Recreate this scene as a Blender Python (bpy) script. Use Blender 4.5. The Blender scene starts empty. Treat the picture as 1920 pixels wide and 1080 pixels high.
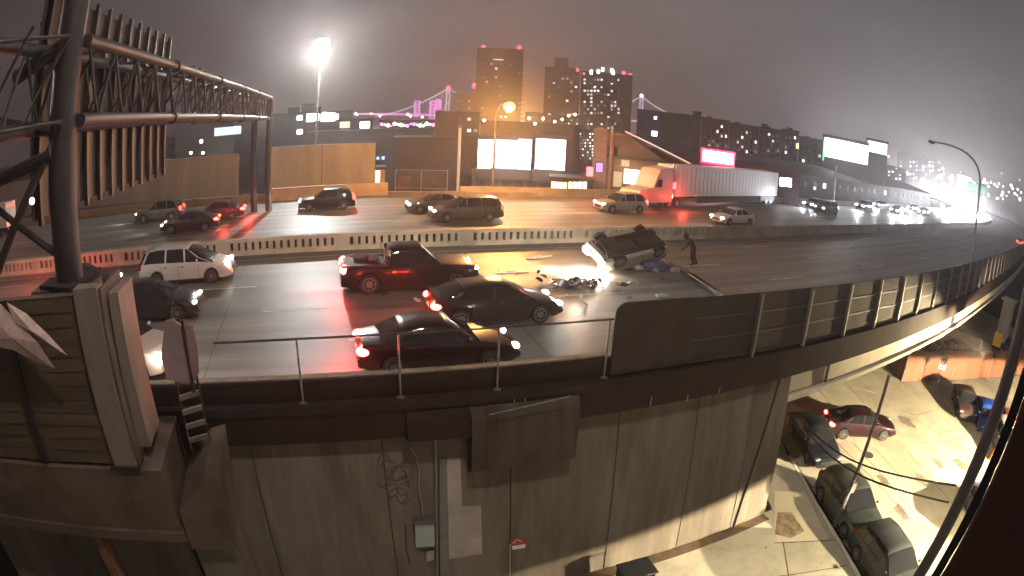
import bpy, math, random
from mathutils import Matrix, Vector
PI = math.pi; R = math.radians
S = bpy.context.scene; COL = S.collection
random.seed(7)
# ------------------------------------------------------------------ camera (wide roadside webcam, lens curve as measured)
KA, KB, PITCH, ROLL, HC = .869, .1, .2834, .0461, 7.0
cd = bpy.data.cameras.new('camera'); cam = bpy.data.objects.new('camera', cd); COL.objects.link(cam)
S.camera = cam
cd.type = 'PANO'; cd.panorama_type = 'FISHEYE_LENS_POLYNOMIAL'; cd.sensor_width = 36; cd.sensor_fit = 'HORIZONTAL'
cd.fisheye_fov = R(180); cd.clip_start = .05; cd.clip_end = 6000
cd.fisheye_polynomial_k0 = 0; cd.fisheye_polynomial_k1 = -KA/18; cd.fisheye_polynomial_k2 = 0
cd.fisheye_polynomial_k3 = -KB/18**3; cd.fisheye_polynomial_k4 = 0
cr, sr, cp, sp = math.cos(ROLL), math.sin(ROLL), math.cos(PITCH), math.sin(PITCH)
cam.matrix_world = Matrix(((cr,-sr,0,0),(sr*sp,cr*sp,-cp,0),(sr*cp,cr*cp,sp,HC),(0,0,0,1)))
def ray(px, py):
    x = (px-960)/960; y = -(py-540)/960; r = math.hypot(x,y)+1e-9; th = KA*r+KB*r**3
    dx, dy, dz = math.sin(th)*x/r, math.sin(th)*y/r, math.cos(th)
    rx, ry = cr*dx-sr*dy, sr*dx+cr*dy
    return Vector((rx, dz*cp+ry*sp, -dz*sp+ry*cp))
def at(px, py, z=0.):                      # point of the horizontal plane z
    d = ray(px,py); return Vector((0,0,HC))+d*((z-HC)/d.z)
def far(px, py, D):                        # point at ground distance D
    d = ray(px,py); return Vector((0,0,HC))+d*(D/math.hypot(d.x,d.y))
# ------------------------------------------------------------------ sky
W = bpy.data.worlds.new('World'); S.world = W; W.use_nodes = True
nt = W.node_tree; bg = nt.nodes['Background']
tc = nt.nodes.new('ShaderNodeTexCoord'); sx = nt.nodes.new('ShaderNodeSeparateXYZ'); nt.links.new(tc.outputs['Generated'], sx.inputs[0])
cr_ = nt.nodes.new('ShaderNodeValToRGB'); e = cr_.color_ramp
e.elements[0].position = 0; e.elements[0].color = (.05,.04,.045,1)
e.elements[1].position = 1; e.elements[1].color = (.035,.03,.036,1)
for p,c in ((.50,(.34,.24,.245)),(.56,(.26,.20,.20)),(.66,(.165,.14,.142)),(.8,(.085,.075,.08))):
    k = e.elements.new(p); k.color = (*c,1)
mr = nt.nodes.new('ShaderNodeMapRange'); mr.inputs[1].default_value=-1; mr.inputs[2].default_value=1
nt.links.new(sx.outputs[2], mr.inputs[0]); nt.links.new(mr.outputs[0], cr_.inputs[0])
nz = nt.nodes.new('ShaderNodeTexNoise'); nz.inputs['Scale'].default_value=2.2; nz.inputs['Detail'].default_value=4
mp = nt.nodes.new('ShaderNodeMapping'); mp.inputs['Scale'].default_value=(1,1,3.5)
nt.links.new(tc.outputs['Generated'], mp.inputs[0]); nt.links.new(mp.outputs[0], nz.inputs[0])
# left part of the sky is darker, right part greener
mx = nt.nodes.new('ShaderNodeMapRange'); mx.inputs[1].default_value=-.9; mx.inputs[2].default_value=-.1; mx.inputs[3].default_value=.42; mx.inputs[4].default_value=1
nt.links.new(sx.outputs[0], mx.inputs[0])
m2 = nt.nodes.new('ShaderNodeMapRange'); m2.inputs[1].default_value=.3; m2.inputs[2].default_value=.7; m2.inputs[3].default_value=.68; m2.inputs[4].default_value=1.28
nt.links.new(nz.outputs[0], m2.inputs[0])
mu = nt.nodes.new('ShaderNodeMath'); mu.operation='MULTIPLY'; nt.links.new(mx.outputs[0], mu.inputs[0]); nt.links.new(m2.outputs[0], mu.inputs[1])
tint = nt.nodes.new('ShaderNodeMapRange'); tint.inputs[1].default_value=.0; tint.inputs[2].default_value=.9; nt.links.new(sx.outputs[0], tint.inputs[0])
mc = nt.nodes.new('ShaderNodeMix'); mc.data_type='RGBA'; mc.blend_type='MULTIPLY'; mc.inputs[7].default_value=(.86,1.02,.94,1)
nt.links.new(tint.outputs[0], mc.inputs[0]); nt.links.new(cr_.outputs[0], mc.inputs[6])
mg=nt.nodes.new('ShaderNodeMath'); mg.operation='MULTIPLY'; mg.inputs[1].default_value=.66; nt.links.new(mu.outputs[0],mg.inputs[0])
nt.links.new(mc.outputs[2], bg.inputs[0]); nt.links.new(mg.outputs[0], bg.inputs[1])
S.view_settings.view_transform='Standard'; S.view_settings.look='None'; S.view_settings.exposure=.35; S.view_settings.gamma=1
S.cycles.use_light_tree=False; S.cycles.max_bounces=4; S.cycles.diffuse_bounces=2; S.cycles.glossy_bounces=2; S.cycles.sample_clamp_indirect=3; S.cycles.sample_clamp_direct=0
# ------------------------------------------------------------------ lights
def lamp(name, typ, loc, power, color, size=.15, tgt=None, angle=90, blend=.3):
    l = bpy.data.lights.new(name, typ); l.energy = power; l.color = color
    if typ == 'SUN': l.angle = size
    else: l.shadow_soft_size = size
    if typ == 'SPOT': l.spot_size = R(angle); l.spot_blend = blend
    o = bpy.data.objects.new(name, l); COL.objects.link(o); o.location = loc
    if tgt is not None: o.rotation_euler = (Vector(tgt)-Vector(loc)).to_track_quat('-Z','Y').to_euler()
    return o
WARM=(1,.80,.55); WHITE=(.95,1,.97); ORANGE=(1,.42,.10)
lamp('fill_sun','SUN',(0,0,50),.05,(.9,.88,1),.4,(6,14,0))  # weak soft sun added as a broad fill, not a visible moon
# ------------------------------------------------------------------ materials
MATS={}
def mat(name, col, rough=.7, metal=0, var=.25, scale=3., emit=0, ecol=None, streak=None, bump=0, spec=.5, coat=0, coord='Object', col2=None, detail=6):
    if name in MATS: return MATS[name]
    m = bpy.data.materials.new(name); m.use_nodes=True; n=m.node_tree; b=n.nodes['Principled BSDF']
    b.inputs['Roughness'].default_value=rough; b.inputs['Metallic'].default_value=metal; b.inputs['Specular IOR Level'].default_value=spec
    b.inputs['Coat Weight'].default_value=coat
    b.inputs['Base Color'].default_value=(*col,1)
    if emit:
        b.inputs['Emission Color'].default_value=(*(ecol or col),1); b.inputs['Emission Strength'].default_value=emit
    if var or col2:
        t=n.nodes.new('ShaderNodeTexCoord'); mp=n.nodes.new('ShaderNodeMapping'); mp.inputs['Scale'].default_value=streak or (1,1,1)
        z=n.nodes.new('ShaderNodeTexNoise'); z.inputs['Scale'].default_value=scale; z.inputs['Detail'].default_value=detail; z.inputs['Roughness'].default_value=.6
        n.links.new(t.outputs[coord],mp.inputs[0]); n.links.new(mp.outputs[0],z.inputs[0])
        r=n.nodes.new('ShaderNodeValToRGB'); n.links.new(z.outputs[0],r.inputs[0])
        lo=col2 or tuple(c*(1-var) for c in col); hi=col if col2 else tuple(min(1,c*(1+var)) for c in col)
        r.color_ramp.elements[0].position=.32; r.color_ramp.elements[0].color=(*lo,1)
        r.color_ramp.elements[1].position=.68; r.color_ramp.elements[1].color=(*hi,1)
        n.links.new(r.outputs[0],b.inputs['Base Color'])
        if bump:
            bp=n.nodes.new('ShaderNodeBump'); bp.inputs['Strength'].default_value=bump; bp.inputs['Distance'].default_value=.02
            n.links.new(z.outputs[0],bp.inputs['Height']); n.links.new(bp.outputs[0],b.inputs['Normal'])
    MATS[name]=m; return m
def emat(name,col,st): return mat(name,(.02,.02,.02),.4,var=0,emit=st,ecol=col)
def two_noise(name, c1, c2, c3, sc1, st1, sc2, st2, rough=.7, coord='UV', f2=.5, spec=.4):
    """surface with long streaks and broad stains"""
    m=bpy.data.materials.new(name); m.use_nodes=True; n=m.node_tree; b=n.nodes['Principled BSDF']
    b.inputs['Specular IOR Level'].default_value=spec
    t=n.nodes.new('ShaderNodeTexCoord'); outs=[]
    for sc,st in ((sc1,st1),(sc2,st2),(1.7,(40,40,40))):
        mp=n.nodes.new('ShaderNodeMapping'); mp.inputs['Scale'].default_value=st
        z=n.nodes.new('ShaderNodeTexNoise'); z.inputs['Scale'].default_value=sc; z.inputs['Detail'].default_value=5; z.inputs['Roughness'].default_value=.62
        n.links.new(t.outputs[coord],mp.inputs[0]); n.links.new(mp.outputs[0],z.inputs[0]); outs.append(z)
    r=n.nodes.new('ShaderNodeValToRGB'); r.color_ramp.elements[0].position=.36; r.color_ramp.elements[0].color=(*c1,1); r.color_ramp.elements[1].position=.64; r.color_ramp.elements[1].color=(*c2,1)
    n.links.new(outs[0].outputs[0],r.inputs[0])
    r2=n.nodes.new('ShaderNodeValToRGB'); r2.color_ramp.elements[0].position=.45; r2.color_ramp.elements[0].color=(0,0,0,1); r2.color_ramp.elements[1].position=.72; r2.color_ramp.elements[1].color=(f2,f2,f2,1)
    n.links.new(outs[1].outputs[0],r2.inputs[0])
    x=n.nodes.new('ShaderNodeMix'); x.data_type='RGBA'; x.inputs[7].default_value=(*c3,1)
    n.links.new(r2.outputs[0],x.inputs[0]); n.links.new(r.outputs[0],x.inputs[6])
    x2=n.nodes.new('ShaderNodeMix'); x2.data_type='RGBA'; x2.blend_type='MULTIPLY'; x2.inputs[0].default_value=.5
    r3=n.nodes.new('ShaderNodeValToRGB'); r3.color_ramp.elements[0].position=.3; r3.color_ramp.elements[0].color=(.55,.55,.55,1); r3.color_ramp.elements[1].position=.7
    n.links.new(outs[2].outputs[0],r3.inputs[0]); n.links.new(x.outputs[2],x2.inputs[6]); n.links.new(r3.outputs[0],x2.inputs[7])
    n.links.new(x2.outputs[2],b.inputs['Base Color'])
    rr=n.nodes.new('ShaderNodeMapRange'); rr.inputs[3].default_value=rough-.14; rr.inputs[4].default_value=rough+.14
    n.links.new(outs[0].outputs[0],rr.inputs[0]); n.links.new(rr.outputs[0],b.inputs['Roughness'])
    MATS[name]=m; return m
M_road=two_noise('road_concrete',(.11,.105,.097),(.25,.238,.215),(.05,.048,.046),1.3,(.02,.8,1),.5,(.05,.6,1),rough=.5,f2=.7)
n_=M_road.node_tree; b_=n_.nodes['Principled BSDF']; src=b_.inputs['Base Color'].links[0].from_socket
u_=n_.nodes.new('ShaderNodeUVMap') if 0 else n_.nodes.new('ShaderNodeTexCoord'); sp_=n_.nodes.new('ShaderNodeSeparateXYZ'); n_.links.new(u_.outputs['UV'],sp_.inputs[0])
m_=n_.nodes.new('ShaderNodeMath'); m_.operation='MULTIPLY'; m_.inputs[1].default_value=2*PI/1.8; n_.links.new(sp_.outputs[1],m_.inputs[0])
w_=n_.nodes.new('ShaderNodeMath'); w_.operation='SINE'; n_.links.new(m_.outputs[0],w_.inputs[0])
q_=n_.nodes.new('ShaderNodeMapRange'); q_.inputs[1].default_value=-1; q_.inputs[3].default_value=.80; q_.inputs[4].default_value=1.05; n_.links.new(w_.outputs[0],q_.inputs[0])
x_=n_.nodes.new('ShaderNodeMix'); x_.data_type='RGBA'; x_.blend_type='MULTIPLY'; x_.inputs[0].default_value=1; n_.links.new(src,x_.inputs[6]); n_.links.new(q_.outputs[0],x_.inputs[7]); n_.links.new(x_.outputs[2],b_.inputs['Base Color'])
M_street=two_noise('street_concrete',(.33,.29,.21),(.46,.41,.31),(.17,.14,.105),.6,(.5,.12,1),.5,(1,1,1),rough=.7,coord='Object',f2=.6)
M_walk=two_noise('pavement_concrete',(.42,.39,.30),(.52,.48,.38),(.28,.25,.19),.5,(1,1,1),.9,(1,1,1),rough=.8,coord='Object',f2=.6)
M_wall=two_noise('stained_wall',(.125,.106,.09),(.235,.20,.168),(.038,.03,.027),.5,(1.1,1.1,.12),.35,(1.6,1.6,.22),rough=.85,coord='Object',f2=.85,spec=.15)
M_fascia=two_noise('unlit_dirty_fascia',(.011,.0075,.008),(.024,.017,.017),(.042,.029,.025),.5,(.4,.4,1.5),.6,(3,3,.2),rough=.85,coord='Object',f2=.4,spec=.1)  # dirty concrete; near-black base colour also stands in for the unlit outer face
M_girder=mat('girder_concrete',(.58,.53,.42),.75,var=.18,scale=.6,streak=(1,1,.3))
M_tan=mat('tan_wall',(.36,.32,.25),.8,var=.22,scale=.35,streak=(1.5,1.5,.25))
M_median=mat('median_concrete',(.40,.36,.28),.8,var=.25,scale=.8)
M_panel=mat('painted_steel_panel',(.020,.0165,.018),.7,var=.3,scale=1.2,streak=(1,1,.4),spec=.1)
M_post=mat('panel_post_steel',(.15,.13,.125),.55,metal=.3,var=.2)
M_rail=mat('galvanised_rail',(.32,.31,.32),.35,metal=.8,var=.25,scale=6)
M_raildark=mat('dark_rail',(.06,.05,.055),.45,metal=.5,var=.2)
M_gantry=mat('gantry_steel',(.042,.034,.040),.5,metal=.35,var=.3,scale=2)
M_gdark=mat('gantry_dark_steel',(.026,.020,.024),.55,metal=.3,var=.3,scale=2)
M_clap=mat('brown_clapboard',(.065,.044,.028),.7,var=.35,scale=1.1,streak=(.4,.4,2))
M_strip=mat('pale_channel',(.17,.135,.12),.6,var=.25,scale=2,streak=(1,1,.3))
M_ledge=mat('pedestal_concrete',(.085,.055,.043),.85,var=.4,scale=.9)
M_black=mat('black',(.012,.012,.013),.6,var=0)
M_tyre=mat('tyre_rubber',(.02,.02,.021),.75,var=.2,scale=8)
M_rim=mat('alloy',(.35,.35,.36),.3,metal=.9,var=.1)
M_glass=mat('car_glass',(.012,.013,.016),.06,var=0,spec=.8)
M_chrome=mat('chrome',(.6,.6,.6),.2,metal=1,var=0)
M_white=mat('white_paint',(.75,.75,.72),.5,var=.06)
M_line=mat('lane_paint',(.55,.54,.5),.6,var=.5,scale=.9,col2=(.26,.25,.22))
M_dark=mat('dark_building',(.035,.030,.032),.85,var=.3,scale=.15)
M_ground=mat('city_ground',(.05,.043,.04),.9,var=.4,scale=.05)
# ------------------------------------------------------------------ mesh builder
class MB:
    def __init__(s): s.v=[]; s.f=[]; s.uv=None
    def add(s,vs,fs):
        n=len(s.v); s.v+= [tuple(v) for v in vs]; s.f+=[tuple(i+n for i in f) for f in fs]; return s
    def box(s,x0,x1,y0,y1,z0,z1,m=None,taper=0):
        t=taper; vs=[Vector(p) for p in ((x0,y0,z0),(x1,y0,z0),(x1,y1,z0),(x0,y1,z0),(x0+t,y0+t,z1),(x1-t,y0+t,z1),(x1-t,y1-t,z1),(x0+t,y1-t,z1))]
        if m is not None: vs=[m@v for v in vs]
        return s.add(vs,[(3,2,1,0),(4,5,6,7),(0,1,5,4),(1,2,6,5),(2,3,7,6),(3,0,4,7)])
    def beam(s,a,b,w,h,up=(0,0,1)):       # rectangular bar from a to b
        a,b=Vector(a),Vector(b); d=(b-a).normalized(); u=Vector(up)
        if abs(d.dot(u))>.98: u=Vector((1,0,0))
        x=d.cross(u).normalized(); y=x.cross(d)
        vs=[p+x*i*w/2+y*j*h/2 for p in (a,b) for i,j in ((-1,-1),(1,-1),(1,1),(-1,1))]
        return s.add(vs,[(3,2,1,0),(4,5,6,7),(0,1,5,4),(1,2,6,5),(2,3,7,6),(3,0,4,7)])
    def tube(s,pts,r,n=10,r2=None):
        pts=[Vector(p) for p in pts]; k=len(pts); vs=[]; px=None
        for i,p in enumerate(pts):
            d=(pts[min(i+1,k-1)]-pts[max(i-1,0)]).normalized()
            u=Vector((0,0,1)) if abs(d.z)<.95 else Vector((1,0,0))
            x=d.cross(u).normalized(); y=x.cross(d); rr=r if r2 is None else r+(r2-r)*i/(k-1)
            vs+=[p+(x*math.cos(2*PI*j/n)+y*math.sin(2*PI*j/n))*rr for j in range(n)]
        fs=[(i*n+j,i*n+(j+1)%n,(i+1)*n+(j+1)%n,(i+1)*n+j) for i in range(k-1) for j in range(n)]
        fs+=[tuple(range(n))[::-1],tuple((k-1)*n+j for j in range(n))]
        return s.add(vs,fs)
    def sphere(s,c,r,sc=(1,1,1),n=10,m=6):
        c=Vector(c); vs=[c+Vector((0,0,-r*sc[2]))]
        for i in range(1,m):
            a=-PI/2+PI*i/m
            vs+=[c+Vector((math.cos(a)*math.cos(2*PI*j/n)*r*sc[0],math.cos(a)*math.sin(2*PI*j/n)*r*sc[1],math.sin(a)*r*sc[2])) for j in range(n)]
        vs.append(c+Vector((0,0,r*sc[2]))); t=len(vs)-1; fs=[]
        for j in range(n):
            fs.append((0,1+(j+1)%n,1+j)); fs.append((t,1+(m-2)*n+j,1+(m-2)*n+(j+1)%n))
            for i in range(m-2): fs.append((1+i*n+j,1+i*n+(j+1)%n,1+(i+1)*n+(j+1)%n,1+(i+1)*n+j))
        return s.add(vs,fs)
    def prism(s,poly,y0,y1,m=None):        # polygon in xz, extruded along y
        n=len(poly); vs=[Vector((p[0],y0,p[1])) for p in poly]+[Vector((p[0],y1,p[1])) for p in poly]
        if m is not None: vs=[m@v for v in vs]
        return s.add(vs,[tuple(range(n)),tuple(range(n,2*n))[::-1]]+[(i,i+n,(i+1)%n+n,(i+1)%n) for i in range(n)])
    def mesh(s,name,smooth=False):
        me=bpy.data.meshes.new(name); me.from_pydata([tuple(v) for v in s.v],[],s.f)
        if smooth: me.shade_smooth()
        if s.uv:
            l=me.uv_layers.new(name='UVMap')
            for lp in me.loops: l.data[lp.index].uv=s.uv[lp.vertex_index]
        return me
    def build(s,name,m,parent=None,smooth=False,bevel=0,loc=None,sharp=35):
        me=s.mesh(name,smooth)
        if m: me.materials.append(m)
        if smooth:
            try: me.set_sharp_from_angle(angle=R(sharp))
            except Exception: pass
        return link(name,me,parent,bevel,loc)
def link(name,me,parent=None,bevel=0,loc=None):
    o=bpy.data.objects.new(name,me); COL.objects.link(o)
    if parent: o.parent=parent
    if loc is not None: o.location=loc
    if bevel:
        b=o.modifiers.new('bevel','BEVEL'); b.width=bevel; b.segments=2; b.limit_method='ANGLE'
    return o
def tag(o,label=None,cat=None,group=None,kind=None):
    if label: o['label']=label
    if cat: o['category']=cat
    if group: o['group']=group
    if kind: o['kind']=kind
    return o
def empty(name,label,cat,loc=(0,0,0),rz=0,group=None):
    o=bpy.data.objects.new(name,None); COL.objects.link(o); o.location=loc; o.rotation_euler=(0,0,rz); o.empty_display_size=.2
    return tag(o,label,cat,group)
# ------------------------------------------------------------------ freeway path (median line), s in metres
MED=[(-75,5),(-52,14.2),(-37,19.8),(-24.7,24.2),(-16.7,27.4),(-10.5,29.7),(-1.9,32.6),(4.4,34.9),(13.3,38.8),(24.8,44.6),(51.4,59.6),(87.7,81.7),(130,108),(172,142),(205,185),(226,235),(236,300),(236,400),(225,520),(205,680)]
def catmull(P,step=2.):
    out=[]
    for i in range(len(P)-1):
        p0=Vector(P[max(i-1,0)]);p1=Vector(P[i]);p2=Vector(P[i+1]);p3=Vector(P[min(i+2,len(P)-1)])
        n=max(2,int((p2-p1).length/step))
        for k in range(n):
            t=k/n; out.append(.5*((2*p1)+(p2-p0)*t+(2*p0-5*p1+4*p2-p3)*t*t+(3*p1-p0-3*p2+p3)*t**3))
    out.append(Vector(P[-1])); return out
PTS=catmull(MED); ARC=[0]
for a,b in zip(PTS,PTS[1:]): ARC.append(ARC[-1]+(b-a).length)
TAN=[(PTS[min(i+3,len(PTS)-1)]-PTS[max(i-3,0)]).normalized() for i in range(len(PTS))]
def idx(s):
    import bisect
    i=min(max(bisect.bisect(ARC,s)-1,0),len(PTS)-2); return i,min(max((s-ARC[i])/(ARC[i+1]-ARC[i]),0),1)
def P(s,o,z=0.):                            # o>0 towards the camera side
    i,t=idx(s); p=PTS[i].lerp(PTS[i+1],t); d=TAN[i].lerp(TAN[i+1],t).normalized()
    return Vector((p.x+d.y*o,p.y-d.x*o,z))
def head(s): i,t=idx(s); d=TAN[i].lerp(TAN[i+1],t); return math.atan2(d.y,d.x)
def locate(x,y):
    b=min(range(len(PTS)),key=lambda i:(PTS[i].x-x)**2+(PTS[i].y-y)**2)
    d=TAN[b]; v=Vector((x,y))-PTS[b]; return ARC[b]+v.dot(d), v.x*d.y-v.y*d.x
SEND=ARC[-1]; NEAR=18.4
FOFF=[(0,34),(45,31),(locate(-25,49)[0],25),(locate(-12,52.8)[0],23.5),(locate(1.6,54)[0],20),(locate(18,58)[0],18),(locate(38.7,70.7)[0],17),(SEND,17)]
def lerp_table(T,s):
    for (a,x),(b,y) in zip(T,T[1:]):
        if s<=b: return x+(y-x)*max(0,(s-a))/(b-a)
    return T[-1][1]
def foff(s): return -lerp_table(FOFF,s)
def srange(a,b,st): n=max(1,int((b-a)/st)); return [a+(b-a)*i/n for i in range(n+1)]
def strip(ss,oa,ob,z,nv=1,name='strip',m=None,kind=None,parent=None):
    mb=MB(); mb.uv=[]
    for s in ss:
        a=oa(s) if callable(oa) else oa; b=ob(s) if callable(ob) else ob
        for k in range(nv+1):
            o=a+(b-a)*k/nv; mb.v.append(tuple(P(s,o,z))); mb.uv.append((s,o))
    for i in range(len(ss)-1):
        for k in range(nv): q=i*(nv+1)+k; mb.f.append((q,q+1,q+nv+2,q+nv+1))
    o=mb.build(name,m,parent)
    if kind: o['kind']=kind
    return o
def sweep(ss,prof,name,m,parent=None,smooth=False,mb=None,build=True):  # prof: closed list (offset,z)
    mb=mb or MB(); n=len(prof); base=len(mb.v); vs=[]
    for s in ss:
        for o,z in prof: vs.append(P(s,o(s) if callable(o) else o,z))
    fs=[(i*n+j,i*n+(j+1)%n,(i+1)*n+(j+1)%n,(i+1)*n+j) for i in range(len(ss)-1) for j in range(n)]
    fs+=[tuple(range(n))[::-1],tuple((len(ss)-1)*n+j for j in range(n))]
    mb.add(vs,fs)
    return mb.build(name,m,parent,smooth) if build else mb
SCORN=locate(10.8,16.6)[0]                 # where the retaining wall ends and the overpass begins
# ------------------------------------------------------------------ ground, deck, road
g=MB(); g.add([(-3500,-300,-7.2),(3500,-300,-7.2),(3500,4500,-7.2),(-3500,4500,-7.2)],[(0,1,2,3)]); g.build('ground',M_ground)['kind']='structure'
SALL=srange(0,SEND,2.5)
strip(SALL,foff,NEAR-.35,0,8,'road',M_road,'structure')
o=strip(SALL,lambda s:foff(s),NEAR-.35,-.6,1,'road_slab',M_fascia,'structure')
# lane paint
mk=MB()
def dash(o,s0,s1,ln,gap,w=.14,side=None):
    s=s0
    while s<s1:
        e_=min(s+ln,s1); n=len(mk.v); a=srange(s,e_,2.5)
        for q in a: mk.v.append(tuple(P(q,o-w/2,.006))); mk.v.append(tuple(P(q,o+w/2,.006)))
        for i in range(len(a)-1): mk.f.append((n+2*i,n+2*i+1,n+2*i+3,n+2*i+2))
        s+=ln+gap
for o_ in (3.0,6.6,10.2,13.6): dash(o_,20.+o_,420,3.0,9.1)
dash(16.9,0,420,419,0); dash(1.4,0,420,419,0); dash(-1.5,0,420,419,0)
for o_ in (-5.0,-8.6,-12.2): dash(o_,14-o_,420,3.0,9.1)
dash(-15.6,0,500,499,0)
mk.build('road_marking',M_line)['kind']='structure'
# expansion joints and tar cracks of the deck
jt=MB()
for s in srange(20,300,11.):
    a=P(s,NEAR-1,.005); b=P(s,1,.005); t=(P(s+.06,1,.005)-b); jt.add([a,a+t*.5,b+t*.5,b],[(0,1,2,3)])
jt.build('road_joint',mat('tar',(.05,.048,.045),.8,var=.2))['kind']='structure'
# ------------------------------------------------------------------ median barrier
root=empty('median_barrier','long low concrete median barrier with a row of vertical slots between the carriageways','barrier')
s_a,s_b=0,locate(13.4,38.8)[0]
mb=MB()
sweep(srange(s_a,s_b,2),[(-.22,0),(.25,0),(.2,.26),(-.18,.26)],'b',None,mb=mb,build=False)
sweep(srange(s_a,s_b,2),[(-.18,.72),(.2,.72),(.17,.9),(-.15,.9)],'b',None,mb=mb,build=False)
s=s_a
k=0
while s<s_b-.3:
    w=.42 if k%15 else 1.1
    q=s+w*.62 if k%15 else s+.9
    aa=[P(s,-.16,.26),P(s,.18,.26),P(q,.18,.26),P(q,-.16,.26)]; bb=[v+Vector((0,0,.46)) for v in aa]
    mb.add(aa+bb,[(0,1,5,4),(1,2,6,5),(2,3,7,6),(3,0,4,7)]); s+=w; k+=1
mb.build('slotted_section',M_median,root)
sweep(srange(s_a,s_b,2),[(-.14,.02),(-.10,.02),(-.10,.85),(-.14,.85)],'backing_panel',M_black,root)
sweep(srange(s_b+.02,SEND,3),[(-.3,0),(.3,0),(.12,.45),(.09,.85),(-.09,.85),(-.12,.45)],'plain_section',mat('median_brown',(.26,.21,.16),.8,var=.3,scale=.6),root)
# ------------------------------------------------------------------ near parapet, railing, screen
LEFTS=locate(-6.9,10.6)[0]; SPAN=locate(2.9,14.0)[0]; SPAN2=locate(5.3,15.)[0]
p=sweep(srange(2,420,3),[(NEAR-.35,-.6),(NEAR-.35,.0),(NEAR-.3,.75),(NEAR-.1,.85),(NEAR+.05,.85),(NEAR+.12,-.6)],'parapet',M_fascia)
tag(p,'stained concrete parapet, coloured dark as unlit, running along the near edge of the freeway','parapet')
cp_=sweep(srange(2,SPAN,2),[(NEAR-.32,.85),(NEAR-.32,.89),(NEAR-.08,.89),(NEAR-.08,.85)],'coping',mat('worn_coping',(.20,.155,.12),.8,var=.35,scale=2),p)
fa=MB()
sweep(srange(2,420,3),[(NEAR+.12,-.75),(NEAR+.12,.34),(NEAR+.42,.34),(NEAR+.42,.12),(NEAR+.36,.1),(NEAR+.36,-.75)],'fascia',None,mb=fa,build=False)
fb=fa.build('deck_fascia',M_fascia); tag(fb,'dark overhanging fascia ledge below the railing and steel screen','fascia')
rl=empty('railing','thin steel pipe railing on the ledge left of the steel screen','railing')
for (a,b,r_,n_) in ((LEFTS,SPAN-.05,.03,'top_rail'),):
    MB().tube([P(s,NEAR+.22,2.05) for s in srange(a,b,1.5)],r_,8).build(n_,M_raildark,rl,True)
for px,py in ((565,778),(757,765),(940,742),(1145,722)):
    q=at(px,py,.36); s,_=locate(q.x,q.y)
    MB().tube([P(s,NEAR+.22,.34),P(s,NEAR+.22,2.03)],.028,8).box(-.09,.09,-.06,.06,0,.03,Matrix.Translation(P(s,NEAR+.22,.34))).build('post',M_rail,rl,True)
sc=empty('steel_screen','tall dark steel panel screen along the overpass edge with pale vertical posts','screen')
ZT,ZB=2.5,.42
def panel_on(s0,s1,z0,z1,o0,th,name,m,parent,top_round=False):
    mb=MB(); L=(P(s1,o0,0)-P(s0,o0,0)).length; a=math.atan2(*(P(s1,o0,0)-P(s0,o0,0)).yx)
    M=Matrix.Translation(P(s0,o0,0))@Matrix.Rotation(a,4,'Z')
    if top_round:
        poly=[(0,z0),(L,z0),(L,z1)]+[(.34-.34*math.sin(t),z1-.34+.34*math.cos(t)) for t in [PI/2*i/6 for i in range(7)]]
        mb.prism(poly,-th,0,M)
    else: mb.box(0,L,-th,0,z0,z1,M)
    return mb.build(name,m,parent)
panel_on(SPAN,SPAN2,ZB,ZT,NEAR+.2,.06,'end_panel',M_panel,sc,True)
s=SPAN2; k=0
step=2.45
while k<34:
    panel_on(s+.02,s+step-.02,ZB,ZT-.02,NEAR+.18,.05,'panel',M_panel,sc)
    for z in (.42,1.14,1.82):
        panel_on(s+.05,s+step-.05,z,z+.06,NEAR+.20,.05,'seam',M_black,sc) if k<12 else None
    q=P(s,NEAR+.27,0); h=head(s)
    if k: MB().box(-.05,.05,-.09,.06,ZB-.25,ZT-.04,Matrix.Translation(q)@Matrix.Rotation(h,4,'Z')).build('post',M_post,sc)
    s+=step; k+=1
# ------------------------------------------------------------------ retaining wall under the deck edge
SW=NEAR+.05
wr=empty('retaining_wall','tall stained brown concrete retaining wall below the freeway edge','wall')
BT=.8
def wallbox(s0,s1,z0,z1,o,th,name,m,parent,st=2.): return sweep(srange(s0,s1,st),[(o-th,z0),(o+BT,z0),(o,z1),(o-th,z1)],name,m,parent)
xs=[-14.,-9.3,-6.,-2.7,.6,3.75,6.5,8.9,10.8]
ws=[locate(x,12.2+.4*x if x>-7 else 10+.35*x)[0] for x in xs]; ws[-1]=SCORN
JS=[1,2,3,4,5,6,7,8]
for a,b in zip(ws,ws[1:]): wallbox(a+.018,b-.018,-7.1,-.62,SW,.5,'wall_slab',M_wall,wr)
wallbox(ws[0],ws[-1]-.03,-7.1,-.64,SW-.05,.4,'joint_backing',M_black,wr)
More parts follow.
